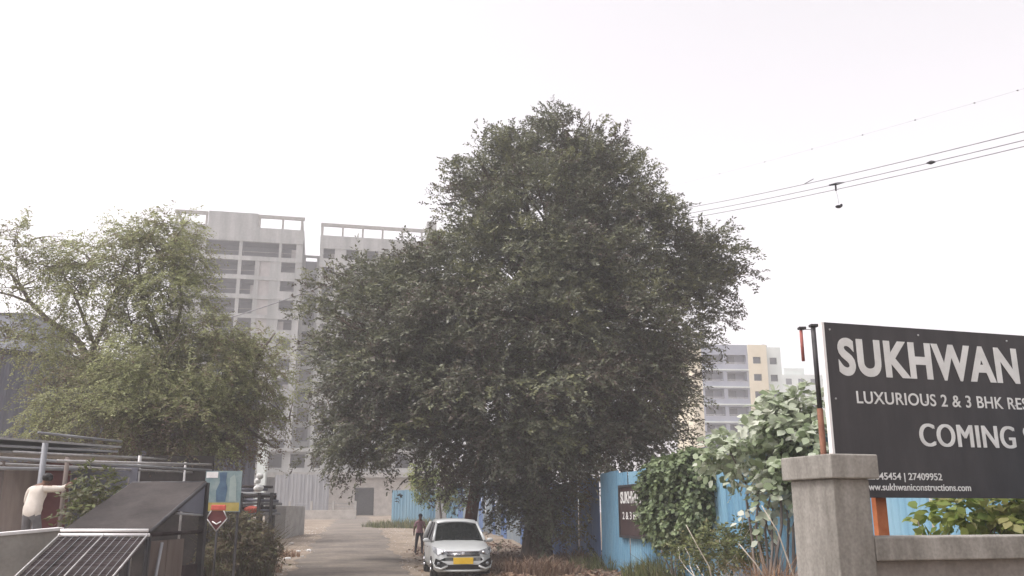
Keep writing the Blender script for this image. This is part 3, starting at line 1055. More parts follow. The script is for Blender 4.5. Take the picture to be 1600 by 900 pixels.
# notice board hanging on the blue fence
nb0 = 30.0
ang = math.atan2(-(1), .175)
nbp = Vector((FX(29.4) - .38, 29.4, 0))
dv = Vector((FX(26.6) - FX(29.4), -2.8, 0))
nb = empty('notice_board', (nbp.x - .07, nbp.y - .02, 0), math.atan2(dv.y, dv.x), 'dark notice board with white lettering fixed to the blue fence beside the ivy', 'notice board')
bl = dv.length
zb0, zb1 = zat(836, 29.4), zat(762, 29.4)
MB().box(0, bl, -.05, 0, zb0, zb1, .01).build('board', M['blackboard'], nb)
fm = MB()
fm.box(-.06, bl + .06, -.08, .01, zb1, zb1 + .07)
fm.box(-.06, bl + .06, -.08, .01, zb0 - .07, zb0)
fm.box(-.06, 0, -.08, .01, zb0, zb1)
fm.box(bl, bl + .06, -.08, .01, zb0, zb1)
fm.build('frame', M['darksteel'], nb)


def text_mesh(s, bold=0.0, space=1.0):
    cu = bpy.data.curves.new('t', 'FONT')
    cu.body = s
    cu.size = 1
    cu.offset = bold
    cu.space_character = space
    cu.extrude = .002
    cu.resolution_u = 6
    o = bpy.data.objects.new('t', cu)
    C.objects.link(o)
    dg = bpy.context.evaluated_depsgraph_get()
    dg.update()
    me = bpy.data.meshes.new_from_object(o.evaluated_get(dg))
    bpy.data.objects.remove(o)
    bpy.data.curves.remove(cu)
    n = len(me.vertices)
    co = np.empty(n * 3, np.float32)
    me.vertices.foreach_get('co', co)
    return me, co.reshape(-1, 3)


def lettering(name, s, parent, u0, z0, z1, u1=None, ref=None, bold=0.0, y=-.004, m=None, space=1.0):
    "text standing in the local x-z plane; u1 is where ref (a leading piece of s) has to end"
    me, co = text_mesh(s, bold, space)
    r = text_mesh(ref, bold, space)[1] if ref else co
    ca = text_mesh('H', bold)[1]
    base, cap = ca[:, 1].min(), ca[:, 1].max()
    sz = (z1 - z0) / (cap - base)
    sx = (u1 - u0) / (r[:, 0].max() - r[:, 0].min()) if u1 is not None else sz
    out = np.stack([u0 + (co[:, 0] - r[:, 0].min()) * sx, y - co[:, 2], z0 + (co[:, 1] - base) * sz], 1)
    me.vertices.foreach_set('co', out.astype(np.float32).ravel())
    me.materials.clear()
    me.name = name
    me.update()
    return link(name, me, m or M['signtext'], parent)


lettering('lettering', 'SUKHWANI', nb, .12, zb1 - .5, zb1 - .14, bl * .9, bold=.03, y=-.056)
lettering('lettering', '2 & 3 BHK', nb, .3, zb1 - .98, zb1 - .76, bl * .8, bold=.01, y=-.056)

# ------------------------------------------------------------------ ivy, shrubs and weeds on the right


def bush(name, label, cat, lobes, mt, dens, L, k, ll, lw, droop=.3, gap=-.3, base=None, stems=6, tint=None, six=False, stemmat=None, wsc=2.0, group=None, flat=.6, inner=.25, stem_r=.03, shell=.2):
    c = np.mean([l[0] for l in lobes], axis=0)
    if base is None: base = (c[0], c[1], gz(c[1]))
    root = empty(name, base, 0, label, cat, group)
    P_, D_, I_ = lobe_points(lobes, dens, gap, shell, wsc, inner, 1.7)
    tn = .5 + .28 * wob(P_, 1.8, 2.0) + rng.normal(0, .17, len(P_)) if tint is None else tint(P_)
    V, T = sprays(P_, D_, L, k, ll, lw, droop, flat, tint=tn, six=six)
    keep = (V.reshape(-1, 6 if six else 4, 3)[:, :, 2].min(1) > base[2] - .02)
    V = V.reshape(-1, 6 if six else 4, 3)[keep].reshape(-1, 3)
    np_mesh('foliage', V - np.array(base), 6 if six else 4, T[keep], mt, root)
    st = MB()
    for i in range(stems):
        lo = lobes[i % len(lobes)]
        e = Vector(lo[0]) - Vector(base)
        rd = random.Random(i)
        limb(st, (rd.uniform(-.25, .25), rd.uniform(-.1, .1), -.05), e + Vector((rd.uniform(-.3, .3), 0, rd.uniform(-.1, .2))), stem_r, stem_r * .4, .1, 5, seed=i)
    st.build('stem', stemmat or M['greybark'], root)
    return root


iv = [px_lobe(*b) for b in ((1038, 755, 25.3, 32, 34, .45), (1068, 745, 23.6, 38, 30, .5), (1098, 745, 22.3, 24, 32, .5), (1034, 790, 25.5, 26, 34, .4), (1060, 790, 23.9, 36, 36, .45), (1096, 788, 22.4, 22, 32, .45), (1052, 727, 24.6, 28, 12, .5), (1090, 722, 22.6, 36, 16, .5), (1050, 822, 24.2, 28, 20, .3), (1022, 800, 26.2, 14, 30, .3), (1075, 810, 23.2, 30, 24, .35))]
bush('ivy_mass', 'thick dark green ivy heaped over the blue fence beside the notice board', 'ivy', iv, M['lf_ivy'], 480, .26, 7, .12, .095, .7, -.5, stems=5, six=True, inner=.2,
     tint=lambda P_: np.clip(.12 + .62 * (P_[:, 2] - 1.6) / 2.0, .05, .7) * 0 + .45 + .22 * wob(P_, 2.2, 2.0) + rng.normal(0, .2, len(P_)))
bp = [px_lobe(*b) for b in ((1145, 705, 17.5, 30, 24, .5), (1185, 685, 17.5, 38, 36, .6), (1236, 672, 17, 40, 36, .6), (1218, 642, 17.3, 28, 18, .5), (1255, 632, 17, 22, 18, .4), (1265, 690, 16.6, 22, 28, .4), (1215, 728, 17, 28, 28, .5, .7), (1200, 780, 17, 22, 30, .35, .6), (1240, 740, 16.6, 20, 40, .4, .6), (1180, 650, 17.4, 18, 12, .3, .6))]
b_ = at(1212, 880, 16.8)
bush('large_leaved_shrub', 'tall pale green shrub with big broad leaves between the ivy and the concrete pillar', 'shrub', bp, M['lf_pale'], 150, .36, 6, .18, .125, .5, -.25, base=(b_.x, 16.8, 0), stems=9, six=True, wsc=2.6, stem_r=.035, inner=.3)
tn = [px_lobe(*b) for b in ((1500, 800, 11.6, 34, 18, .3), (1545, 792, 11.6, 40, 22, .3), (1590, 800, 11.6, 34, 22, .3), (1440, 812, 11.8, 16, 10, .2, .5), (1640, 790, 11.6, 40, 26, .4), (1585, 830, 11.6, 26, 14, .2))]
b_ = at(1535, 900, 11.6)
bush('bright_plant', 'bright yellow-green leafy plant showing under the dark billboard', 'plant', tn, M['lf_bright'], 200, .22, 5, .15, .10, .5, -.3, base=(b_.x, 11.6, 0), stems=8, six=True, wsc=4, stem_r=.018)
pv = [px_lobe(*b) for b in ((1120, 840, 20, 20, 18, .4), (1160, 850, 19, 26, 22, .5), (1115, 865, 20, 30, 22, .5), (1075, 860, 22, 26, 22, .5, .7), (1180, 815, 18.6, 12, 24, .3, .6))]
bush('tangled_weed', 'grey-green tangle of tall weeds in front of the blue fence under the ivy', 'weed', pv, M['lf_weed'], 300, .3, 8, .10, .05, .3, -.15, stems=14, stemmat=M['bleached'], wsc=3.0, stem_r=.014)


def blades(name, label, cat, c, rad, n, h, w, mt, kind=None, lean=.35, group=None, drop=.25):
    "clump of arching blades or dry stalks"
    x, y = c
    root_z = gz(y)
    a = rng.uniform(0, 2 * np.pi, n)
    r = np.sqrt(rng.random(n))
    bx_, by_ = r * rad[0] * np.cos(a), r * rad[1] * np.sin(a)
    bz_ = np.array([ground_z(x + p, y + q) - root_z for p, q in zip(bx_, by_)]) - .02
    B = np.stack([bx_, by_, bz_], 1)
    H = h * rng.uniform(.35, 1.1, (n, 1)) * (1.05 - .5 * r[:, None])
    th = rng.uniform(0, 2 * np.pi, n)
    dr = np.stack([np.cos(th), np.sin(th), np.zeros(n)], 1) + np.stack([bx_ / rad[0], by_ / rad[1], np.zeros(n)], 1) * .8
    ln = lean * rng.uniform(.2, 1.3, (n, 1)) * H
    p0, p1, p2 = B, B + dr * ln * .35 + np.array([0, 0, 1]) * H * .6, B + dr * ln * 1.1 + np.array([0, 0, 1]) * H * (1 - drop * rng.random((n, 1)))
    wv = nrm(np.cross(dr, np.array([0, 0, 1.0])) + rng.normal(0, .5, (n, 3))) * w * rng.uniform(.6, 1.3, (n, 1)) * .5
    q = np.stack([p0 - wv, p0 + wv, p1 + wv * .8, p1 - wv * .8], 1)
    q2 = np.stack([p1 - wv * .8, p1 + wv * .8, p2 + wv * .12, p2 - wv * .12], 1)
    tn = rng.uniform(0, 1, n)
    o = np_mesh(name, np.concatenate([q, q2]).reshape(-1, 3), 4, np.concatenate([tn, tn]), mt)
    o.location = (x, y, root_z)
    return tag(o, label, cat, group, kind)


def gp_(px, py):
    "ground point seen at a pixel (flat ground)"
    v = (450 - py) / F
    Y = -CAMZ / ((SN + v * CS) / (CS - v * SN))
    for _ in range(20):
        Y = (gz(Y) - CAMZ) / ((SN + v * CS) / (CS - v * SN))
    return at(px, py, Y)


c_ = at(1205, 900, 14.6)
blades('dry_brush', 'round reddish-brown heap of dry brush below the large-leaved shrub', 'brush', (c_.x, 14.6), (.62, .5), 2600, 1.55, .012, M['lf_straw'], lean=.45)
for k, (px, Y, pts) in enumerate(((1195, 15, ((1190, 790), (1215, 830), (1240, 900), (1246, 960))), (1085, 19, ((1072, 820), (1088, 850), (1108, 885), (1118, 930))), (1215, 14.5, ((1155, 850), (1180, 880), (1200, 910), (1212, 950))))):
    tb_ = MB().tube([at(a, b, Y) for a, b in pts], [.008, .011, .014, .016], 6)
    tag(tb_.build('bare_stalk', M['bleached']), ('long pale stalk arching over the dry brush heap', 'pale bare stalk leaning against the weeds under the ivy', 'short pale stalk poking out of the dry brush heap')[k], 'stalk', 'bare dry stalks')
g_ = gp_(975, 888)
blades('green_weed', 'low green weeds at the foot of the blue fence left of the notice board', 'weed', (g_.x, g_.y), (2.0, 2.0), 1500, .75, .035, M['lf_weed'])
g_ = at(1045, 890, 26)
blades('pale_weed', 'pale grey-green weeds at the foot of the fence below the notice board', 'weed', (g_.x - .2, 26), (1.1, 2.2), 1500, 1.05, .03, M['lf_weed'])
g_ = gp_(648, 821)
blades('verge_weed', 'strip of yellowish weeds along the foot of the far blue fence', 'weed', (at(655, 820, 74).x, 74), (4.6, 3.0), 1800, 1.0, .06, M['lf_weed'])
# fallen leaves under the large tree
nl = 15000
lx = rng.uniform(-5, 4.2, nl)
ly = rng.uniform(26, 52, nl)
ok = (lx < FX(ly) - .3) & (lx - road_c(ly) > 2.0 + 2.2 * rng.random(nl) ** .6) & (ly < 52 - 14 * rng.random(nl) ** 2)
lx, ly = lx[ok], ly[ok]
nl = len(lx)
lz = np.array([ground_z(a, b) for a, b in zip(lx, ly)])
P_ = np.stack([lx, ly, lz + .015 + .05 * rng.random(nl) ** 2], 1)
d1 = nrm(np.stack([rng.normal(0, 1, nl), rng.normal(0, 1, nl), rng.normal(0, .35, nl)], 1))
d2 = nrm(np.cross(d1, nrm(np.stack([rng.normal(0, .4, nl), rng.normal(0, .4, nl), np.ones(nl)], 1))))
sz_ = rng.uniform(.05, .13, (nl, 1))
q = np.stack([P_ - d1 * sz_, P_ + d2 * sz_ * .5, P_ + d1 * sz_, P_ - d2 * sz_ * .5], 1).reshape(-1, 3)
tag(np_mesh('fallen_leaves', q, 4, rng.random(nl), M['lf_litter']), kind='stuff')
for k, (px, py, rx, h, n) in enumerate(((835, 897, 1.5, .75, 1100), (905, 880, 1.3, .7, 900), (800, 878, .8, .55, 600))):
    g_ = gp_(px, py)
    blades('undergrowth', ('reddish dry undergrowth beside the front wheel of the white car', 'reddish dry undergrowth between the big trunk and the fence corner', 'small tuft of dry undergrowth behind the white car')[k], 'undergrowth', (g_.x, g_.y), (rx, 1.3), n, h, .03, M['lf_litter'], lean=.6, group='dry undergrowth under the large tree')
mo = gp_(1040, 897)
tag(MB().sphere((0, 0, 0), (1.1, .8, .28), 3, .04, 2).build('earth_mound', M['stonewall'], None, (mo.x, mo.y, 0)), 'low tan mound of earth below the notice board', 'mound')

# ------------------------------------------------------------------ pillar, boundary wall and billboard
PC = at(1297, 712, 7.5)
PHW = R(16)
pil = empty('gate_pillar', (PC.x, PC.y, 0), PHW, 'weathered concrete pillar with a thick square cap in front of the billboard', 'pillar')
capz1, capz0 = zat(709, 7.55), zat(747, 7.5)
cs, cd = .465, .74
ins = .062
MB().box(ins - .015, cs - ins, ins, cd - ins, -.1, capz0, .012).build('shaft', M['pillar'], pil)
MB().box(0, cs, 0, cd, capz0, capz1, .012).build('cap', M['pillar'], pil)
bw = empty('boundary_wall', (PC.x, PC.y, 0), PHW, 'low plastered wall with a projecting coping running right from the pillar', 'wall')
cz1 = zat(838, 7.9)
cz0 = zat(876, 7.75)
MB().box(cs - ins + .003, 6.5, .16, .40, -.1, cz0, .01).build('wall', M['pillardark'], bw)
cp = MB().box(cs - ins + .003, 6.5, .06, .50, cz0, cz1, .012)
cp.build('coping', M['pillar'], bw)

sp = at(1283, 503, 9.6)
SF = Frame((sp.x, sp.y, 0), R(16.5))
szt = sp.z
szb = SF.uz(1450, 778)[1]
sg = empty('billboard', (sp.x, sp.y, 0), R(16.5), 'large dark billboard with white lettering on posts behind the wall', 'billboard')
SW = 3.75
MB().box(.03, SW, 0, .05, szb, szt).build('face_panel', M['signface'], sg)
MB().box(0, .03, -.005, .055, szb, szt).build('edge_strip', M['signedge'], sg)


def sg_text(s, pxa, pya, pxb, pyb, pxc=None, pyc=None, ref=None, bold=.0, space=1.0):
    "left-bottom pixel, right-bottom pixel, left-top pixel"
    ua, za = SF.uz(pxa, pya)
    ub, _ = SF.uz(pxb, pyb)
    _, zc = SF.uz(pxc, pyc)
    return lettering('lettering', s, sg, ua, za, zc, ub, ref, bold, -.004, None, space)


sg_text('SUKHWAN', 1312, 586, 1594, 600, 1312, 528, None, .040, 1.1)
sg_text('I', 1610, 602, 1624, 602, 1610, 541, None, .040)
sg_text('LUXURIOUS 2 & 3 BHK RESIDENCES', 1339, 630, 1597, 642, 1339, 611, 'LUXURIOUS 2 & 3 BHK RE', .010, 1.05)
sg_text('COMING SOON', 1438, 697, 1586, 699, 1438, 662, 'COMING', .0, 1.06)
sg_text('COMING SOON', 1440, 697, 1588, 699, 1440, 662, 'COMING', .0, 1.06).location = (0, -.0015, 0)
sg_text('9822045454 | 27409952', 1340, 749, 1472, 750, 1340, 738, None, .012)
sg_text('www.sukhwaniconstructions.com', 1348, 766, 1517, 766, 1348, 755, None, .012)
bo = MB()
for z in (szb + .08, (szb + szt) / 2 + .1, szt - .08):
    for u in (.10, 1.27, 2.52, SW - .1):
        bo.tube([(u, .001, z), (u, -.008, z)], .011, 8)
bo.build('bolt', M['pipe'], sg)
bk = MB()
for z in (szb + .1, (szb + szt) / 2, szt - .1):
    bk.box(.06, SW - .02, .053, .09, z - .02, z + .02)
for u in (.06, 1.25, 2.5, SW - .06):
    bk.box(u, u + .04, .092, .13, szb, szt)
bk.build('back_frame', M['darksteel'], sg)
SF2 = Frame((sp.x - .135 * math.sin(R(16.5)), sp.y + .135 * math.cos(R(16.5)), 0), R(16.5))
u_, _ = SF2.uz(1371, 810)
u2_, _ = SF2.uz(1388, 810)
for k, u in enumerate((u_, u_ + 2.3)):
    MB().box(u, u + (u2_ - u_), .135, .21, -.1, szt - .3, .006).build('post', M['orange'], sg)
tp = at(1270, 507, 10.4)
pole = empty('steel_pole', (tp.x, 10.4, 0), 0, 'tall rusty steel pole with a small dark cap just left of the billboard', 'pole')
MB().tube([(0, 0, -.1), (0, 0, 1.2), (0, 0, tp.z - 1.0)], .036, 8).build('shaft', M['rust'], pole)
MB().tube([(0, 0, tp.z - 1.0), (0, 0, tp.z - .03)], .03, 8).build('upper_shaft', M['darksteel'], pole)
MB().box(-.04, .06, -.045, .045, tp.z - .03, tp.z, .006).build('cap', M['darksteel'], pole)
t2p = at(1251, 511, 10.4)
rod = empty('hanging_rod', (t2p.x, 10.4, 0), 0, 'short reddish rod hanging beside the tall rusty pole', 'rod')
MB().tube([(0, 0, t2p.z - .41), (0, 0, t2p.z - .04)], .02, 8).build('shaft', M['redpole'], rod)
MB().box(-.03, .055, -.04, .04, t2p.z - .03, t2p.z, .006).build('cap', M['darksteel'], rod)
MB().tube([(.05, 0, t2p.z - .03), (tp.x - t2p.x - .02, 0, t2p.z - .03)], .004, 6).build('arm', M['darksteel'], rod)

# ------------------------------------------------------------------ white car
def make_car():
    g0 = gp_(729, 896)
    car = empty('parked_car', (-1.42, 27.0, 0), R(9.5), 'white people carrier with a yellow number plate parked under the large tree', 'car')
    # local: front towards -y, y from 0 (bumper) to 4.4; width along x
    st = [  # y, half width low, half width belt, belt z, hood/belt crown z, bottom z
        (0.00, .52, .50, .62, .66, .30), (.05, .70, .66, .72, .76, .22), (.16, .80, .77, .80, .85, .19), (.35, .84, .81, .86, .93, .18), (.75, .86, .835, .94, 1.01, .18), (1.12, .865, .84, .99, 1.07, .18),
        (1.6, .867, .845, 1.0, 1.08, .18), (2.6, .867, .845, 1.02, 1.08, .18), (3.6, .865, .84, 1.04, 1.08, .19), (4.15, .84, .81, 1.04, 1.08, .24), (4.36, .76, .74, 1.02, 1.06, .32), (4.40, .62, .6, .98, 1.0, .4)]
    mb = MB()
    vs, fs = [], []
    K = 0
    for (y, wl, wb, zb_, zc, z0) in st:
        prof = [(-wl * .86, z0), (-wl * .97, z0 + .07), (-wl, z0 + .3), (-wl * .995, zb_ - .12), (-wb * .985, zb_ - .02), (-wb * .9, zb_ + (zc - zb_) * .45), (-wb * .5, zc - .012), (0, zc)]
        prof += [(-x, z) for x, z in prof[-2::-1]]
        K = len(prof)
        vs += [(x, y, z) for x, z in prof]
    n = len(st)
    for i in range(n - 1):
        for k in range(K - 1):
            fs.append((i * K + k, i * K + k + 1, (i + 1) * K + k + 1, (i + 1) * K + k))
        fs.append((i * K + K - 1, i * K, (i + 1) * K, (i + 1) * K + K - 1))
    fs.append(tuple(range(K)))
    fs.append(tuple((n - 1) * K + k for k in range(K))[::-1])
    mb.add(vs, fs, True)
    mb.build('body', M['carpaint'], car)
    # cabin: roof, pillars, glass
    A_ = [(1.05, .76, 1.06), (1.92, .60, 1.59), (2.3, .615, 1.655), (3.3, .61, 1.66), (4.0, .585, 1.60), (4.3, .73, 1.06)]   # centreline y, half width, z
    rf = MB()
    rows = []
    for (y, w, z) in A_[1:5]:
        rows.append([(-w - .035, y, z - .07), (-w, y, z - .015), (-w * .55, y, z + .02), (0, y, z + .03), (w * .55, y, z + .02), (w, y, z - .015), (w + .035, y, z - .07)])
    vs = [p for r in rows for p in r]
    fs = [(i * 7 + k, i * 7 + k + 1, (i + 1) * 7 + k + 1, (i + 1) * 7 + k) for i in range(3) for k in range(6)]
    low = [(x, y, z - .05) for x, y, z in vs]
    nb_ = len(vs)
    fs2 = [tuple(i + nb_ for i in f)[::-1] for f in fs]
    rim = []
    for i in range(3):
        rim += [(i * 7, (i + 1) * 7, (i + 1) * 7 + nb_, i * 7 + nb_), (i * 7 + 6 + nb_, (i + 1) * 7 + 6 + nb_, (i + 1) * 7 + 6, i * 7 + 6)]
    for k in range(6):
        rim += [(k, k + 1, k + 1 + nb_, k + nb_), (21 + k + nb_, 21 + k + 1 + nb_, 21 + k + 1, 21 + k)]
    rf.add(vs + low, fs + fs2 + rim, True)
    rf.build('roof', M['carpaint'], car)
    ws = MB()   # windscreen, slightly bowed
    r0, r1 = [], []
    for k in range(7):
        t = -1 + k / 3
        r0.append((.755 * t, 1.03 + .16 * t * t, 1.045 - .02 * t * t))
        r1.append((.585 * t, 1.90 + .10 * t * t, 1.575 - .03 * t * t))
    ws.add(r0 + r1, [(k, k + 1, 8 + k, 7 + k) for k in range(6)], True)
    ws.build('windscreen', M['glass'], car)
    rw = MB()
    rw.add([(-.74, 4.33, 1.05), (.74, 4.33, 1.05), (.58, 4.02, 1.55), (-.58, 4.02, 1.55)], [(0, 1, 2, 3)])
    rw.build('rear_window', M['glass'], car)
    for s in (-1, 1):
        pw = MB()
        pw.tube([(s * .78, 1.16, 1.04), (s * .70, 1.58, 1.32), (s * .625, 1.98, 1.57)], [.045, .04, .04], 8)
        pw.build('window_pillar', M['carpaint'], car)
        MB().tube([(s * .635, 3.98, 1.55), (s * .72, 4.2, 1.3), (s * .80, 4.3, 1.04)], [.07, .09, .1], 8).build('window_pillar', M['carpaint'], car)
        for (ya, yb, yc, yd) in ((1.30, 2.32, 2.30, 1.98), (2.40, 3.28, 3.22, 2.38), (3.36, 4.16, 3.92, 3.30)):
            sw = MB()
            sw.add([(s * .835, ya, 1.03), (s * .835, yb, 1.03), (s * .648, yc, 1.565), (s * .648, yd, 1.545)], [(0, 1, 2, 3)])
            sw.build('side_window', M['glass'], car)
        bp_ = MB()
        for y in (2.36, 3.32):
            bp_.tube([(s * .835, y, 1.0), (s * .645, y - .04, 1.57)], .035, 6)
        bp_.build('door_pillar', M['black'], car)
        for (ya, yb) in ((1.25, 2.34), (2.38, 3.34)):
            d_ = MB()
            d_.box(min(s * .862, s * .872), max(s * .862, s * .872), ya + .02, yb - .02, .36, .90, .004)
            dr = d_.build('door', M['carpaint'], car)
            MB().box(min(s * .872, s * .895), max(s * .872, s * .895), yb - .28, yb - .1, .82, .85, .006).build('handle', M['chrome'], dr)
        # mirror
        mm = MB().sphere((s * .985, 1.40, 1.05), (.105, .05, .07), 2).tube([(s * .83, 1.42, 1.0), (s * .93, 1.42, 1.03)], .03, 6)
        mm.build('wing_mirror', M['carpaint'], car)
        # headlamp: swept back wedge
        hl = MB()
        hl.add([(s * .44, .0, .70), (s * .74, .065, .665), (s * .865, .26, .765), (s * .875, .55, .90), (s * .76, .22, .865), (s * .50, .03, .79),
                (s * .45, .2, .735), (s * .70, .3, .70), (s * .78, .42, .78), (s * .78, .54, .87), (s * .70, .42, .86), (s * .48, .22, .80)],
               [(0, 1, 2, 3, 4, 5), (11, 10, 9, 8, 7, 6)] + [(i, (i + 1) % 6, (i + 1) % 6 + 6, i + 6) for i in range(6)])
        h_ = hl.build('headlight', M['lens'], car)
        MB().tube([(s * .60, .005, .745), (s * .60, .09, .745)], .045, 10).build('bulb_reflector', M['chrome'], h_)
        # black fog recess inside a white C
        fgm = MB()
        fgm.add([(s * .47, -.07, .42), (s * .80, .0, .585), (s * .84, .05, .42), (s * .66, -.04, .325), (s * .5, .1, .44), (s * .75, .2, .56), (s * .77, .22, .42), (s * .6, .13, .33)],
                [(0, 1, 2, 3), (7, 6, 5, 4)] + [(i, (i + 1) % 4, (i + 1) % 4 + 4, i + 4) for i in range(4)])
        fg = fgm.build('fog_lamp_recess', M['black'], car)
        MB().sphere((s * .71, -.02, .44), (.05, .03, .05), 2).build('fog_lamp', M['lens'], fg)
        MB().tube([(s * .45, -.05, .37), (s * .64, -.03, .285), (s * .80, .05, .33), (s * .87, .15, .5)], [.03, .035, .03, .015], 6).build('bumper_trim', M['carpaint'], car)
        # wheels
        for yw in (.86, 3.60):
            t_ = MB()
            pr_ = [(.19, -.1), (.29, -.105), (.315, -.07), (.318, 0), (.315, .07), (.29, .105), (.19, .1)]
            nn = 22
            vs, fs = [], []
            for i in range(nn):
                a = 2 * math.pi * i / nn
                vs += [(w, r * math.cos(a), r * math.sin(a)) for r, w in pr_]
            for i in range(nn):
                j = (i + 1) % nn
                fs += [(i * 7 + k, i * 7 + k + 1, j * 7 + k + 1, j * 7 + k) for k in range(6)] + [(i * 7 + 6, i * 7, j * 7, j * 7 + 6)]
            t_.add(vs, fs, True)
            wh = empty('wheel', (s * .775, yw, .318), 0)
            wh.parent = car
            t_.build('tyre', M['rubber'], wh)
            ri = MB()
            ri.tube([(s * .06, 0, 0), (s * .085, 0, 0)], [.19, .185], 20)
            for k in range(5):
                a = 2 * math.pi * k / 5
                ri.tube([(s * .09, 0, 0), (s * .095, .18 * math.cos(a), .18 * math.sin(a))], .025, 6)
            ri.build('rim', M['chrome'], wh)
            ar = MB()
            ar.tube([(s * .80, yw + .37 * math.cos(a), .318 + .37 * math.sin(a)) for a in np.linspace(-.35, math.pi + .35, 14)], .045, 6)
            ar.build('wheel_arch', M['black'], car)
    # grille, chrome, plate, lower intake, bonnet creases
    gr = MB()
    gr.add([(-.48, .0, .64), (.48, .0, .64), (.50, .07, .765), (-.50, .07, .765), (-.48, .12, .64), (.48, .12, .64), (.5, .18, .765), (-.5, .18, .765)],
           [(0, 1, 2, 3), (7, 6, 5, 4), (0, 4, 5, 1), (1, 5, 6, 2), (2, 6, 7, 3), (3, 7, 4, 0)])
    for v in range(len(gr.v)):
        x, y, z = gr.v[v]
        gr.v[v] = (x, y - .045 + .10 * x * x, z)
    grl = gr.build('grille', M['black'], car)
    ch = MB()
    for z, y in ((.675, -.035), (.71, -.02), (.745, -.002)):
        ch.tube([(-.46, y + .03, z), (0, y - .012, z), (.46, y + .03, z)], .009, 6)
    ch.build('chrome_bar', M['chrome'], grl)
    ch = MB().tube([(-.62, .10, .80), (-.5, .03, .775), (0, -.005, .77), (.5, .03, .775), (.62, .10, .80)], .016, 6)
    ch.build('chrome_trim', M['chrome'], car)
    MB().sphere((0, -.012, .712), (.055, .015, .04), 2).build('badge', M['chrome'], grl)
    li = MB().box(-.5, .5, -.015, .12, .27, .40, .01)
    li.build('lower_intake', M['black'], car)
    MB().tube([(-.7, .08, .25), (-.4, -.03, .235), (0, -.045, .23), (.4, -.03, .235), (.7, .08, .25)], .032, 8).build('bumper_lip', M['carpaint'], car)
    MB().box(-.29, .29, -.065, -.04, .42, .60, .006).build('number_plate', M['yellow'], car)
    wp = MB()
    wp.tube([(-.3, 1.14, 1.09), (.25, 1.17, 1.115)], .01, 5)
    wp.tube([(.1, 1.1, 1.085), (.62, 1.2, 1.10)], .01, 5)
    wp.build('wiper', M['black'], car)
    it = MB()
    for x in (-.38, .38):
        it.box(x - .24, x + .24, 1.95, 2.1, .8, 1.28, .05)
        it.box(x - .12, x + .12, 1.98, 2.06, 1.27, 1.45, .04)
    it.box(-.7, .7, 1.3, 1.5, .9, 1.02, .03)
    it.build('seat', M['black'], car)
    return car


make_car()

# ------------------------------------------------------------------ walking person on the road
pp = gp_(655, 866)
pn = empty('person', tuple(pp), R(15), 'person in a mauve top and dark trousers walking beside the white car', 'person')
V_ = [(0, 0, .95), (0, 0, 1.12), (0, .01, 1.30), (0, .01, 1.43), (.01, -.01, 1.53), (.015, -.03, 1.63), (.015, -.02, 1.71),
      (.10, 0, .90), (.12, -.06, .50), (.12, .02, .09), (.13, -.09, .05),
      (-.10, 0, .90), (-.13, .05, .50), (-.16, .14, .10), (-.17, .04, .05),
      (.17, .01, 1.40), (.24, .03, 1.13), (.26, -.05, .88), (.26, -.08, .78),
      (-.17, .01, 1.40), (-.25, .0, 1.14), (-.25, .08, .90), (-.25, .11, .80)]
E_ = [(0, 1), (1, 2), (2, 3), (3, 4), (4, 5), (5, 6), (0, 7), (7, 8), (8, 9), (9, 10), (0, 11), (11, 12), (12, 13), (13, 14), (3, 15), (15, 16), (16, 17), (17, 18), (3, 19), (19, 20), (20, 21), (21, 22)]
Rr = [(.16, .11), (.135, .10), (.16, .11), (.10, .08), (.055, .055), (.085, .095), (.06, .07), (.095, .10), (.065, .07), (.042, .05), (.04, .03), (.095, .10), (.065, .07), (.042, .05), (.04, .03), (.065, .065), (.048, .048), (.035, .035), (.03, .02), (.065, .065), (.048, .048), (.035, .035), (.03, .02)]


def reg(c):
    if c.z > 1.47: return 0
    if abs(c.x) > .2 and c.z < 1.22: return 0
    if c.z > .93: return 1
    if c.z < .085: return 3
    return 2


skin_body('body', V_, E_, Rr, [M['skin'], M['pinkshirt'], M['darktrouser'], M['black']], reg, pn)
MB().sphere((.015, .0, 1.69), (.098, .11, .09), 3).build('hair', M['hair'], pn)

# ------------------------------------------------------------------ stall on the left with the man in the cream shirt
YS = 19.0
pm = at(48, 812, YS)
PZ = .95
pb0, pb1 = at(-60, 815, 18.3), at(150, 815, 20.5)
tag(MB().box(pb0.x, pb1.x, 18.2, 22.5, -.1, PZ, .02).build('stone_plinth', M['conc']), 'raised grey plinth under the man in the cream shirt', 'plinth')
mn = empty('person', (pm.x, YS, PZ), R(-12), 'man in a loose cream shirt with one arm raised, seen from behind on the plinth', 'person')
V_ = [(0, 0, .92), (0, .03, 1.10), (.02, .06, 1.28), (.05, .09, 1.42), (.10, .13, 1.50), (.14, .17, 1.58), (.15, .18, 1.66),
      (.10, 0, .88), (.14, .10, .50), (.16, -.02, .09), (.17, .10, .05),
      (-.10, 0, .88), (-.14, .06, .50), (-.20, -.06, .09), (-.20, .06, .05),
      (.24, .12, 1.41), (.50, .22, 1.41), (.66, .30, 1.55), (.72, .33, 1.64),
      (-.15, .06, 1.38), (-.26, .12, 1.12), (-.10, .30, 1.0), (-.02, .36, 1.0)]
Rr = [(.19, .14), (.20, .15), (.20, .14), (.12, .09), (.055, .055), (.088, .095), (.06, .07), (.10, .11), (.075, .08), (.045, .05), (.04, .03), (.10, .11), (.075, .08), (.045, .05), (.04, .03), (.085, .085), (.065, .065), (.036, .036), (.035, .022), (.085, .085), (.07, .07), (.038, .038), (.035, .022)]


def reg2(c):
    if c.z > 1.47 and c.x < .4: return 0
    if c.x > .56 or (c.z < 1.07 and c.y > .24): return 0
    if c.z > .88: return 1
    if c.z < .085: return 3
    return 2


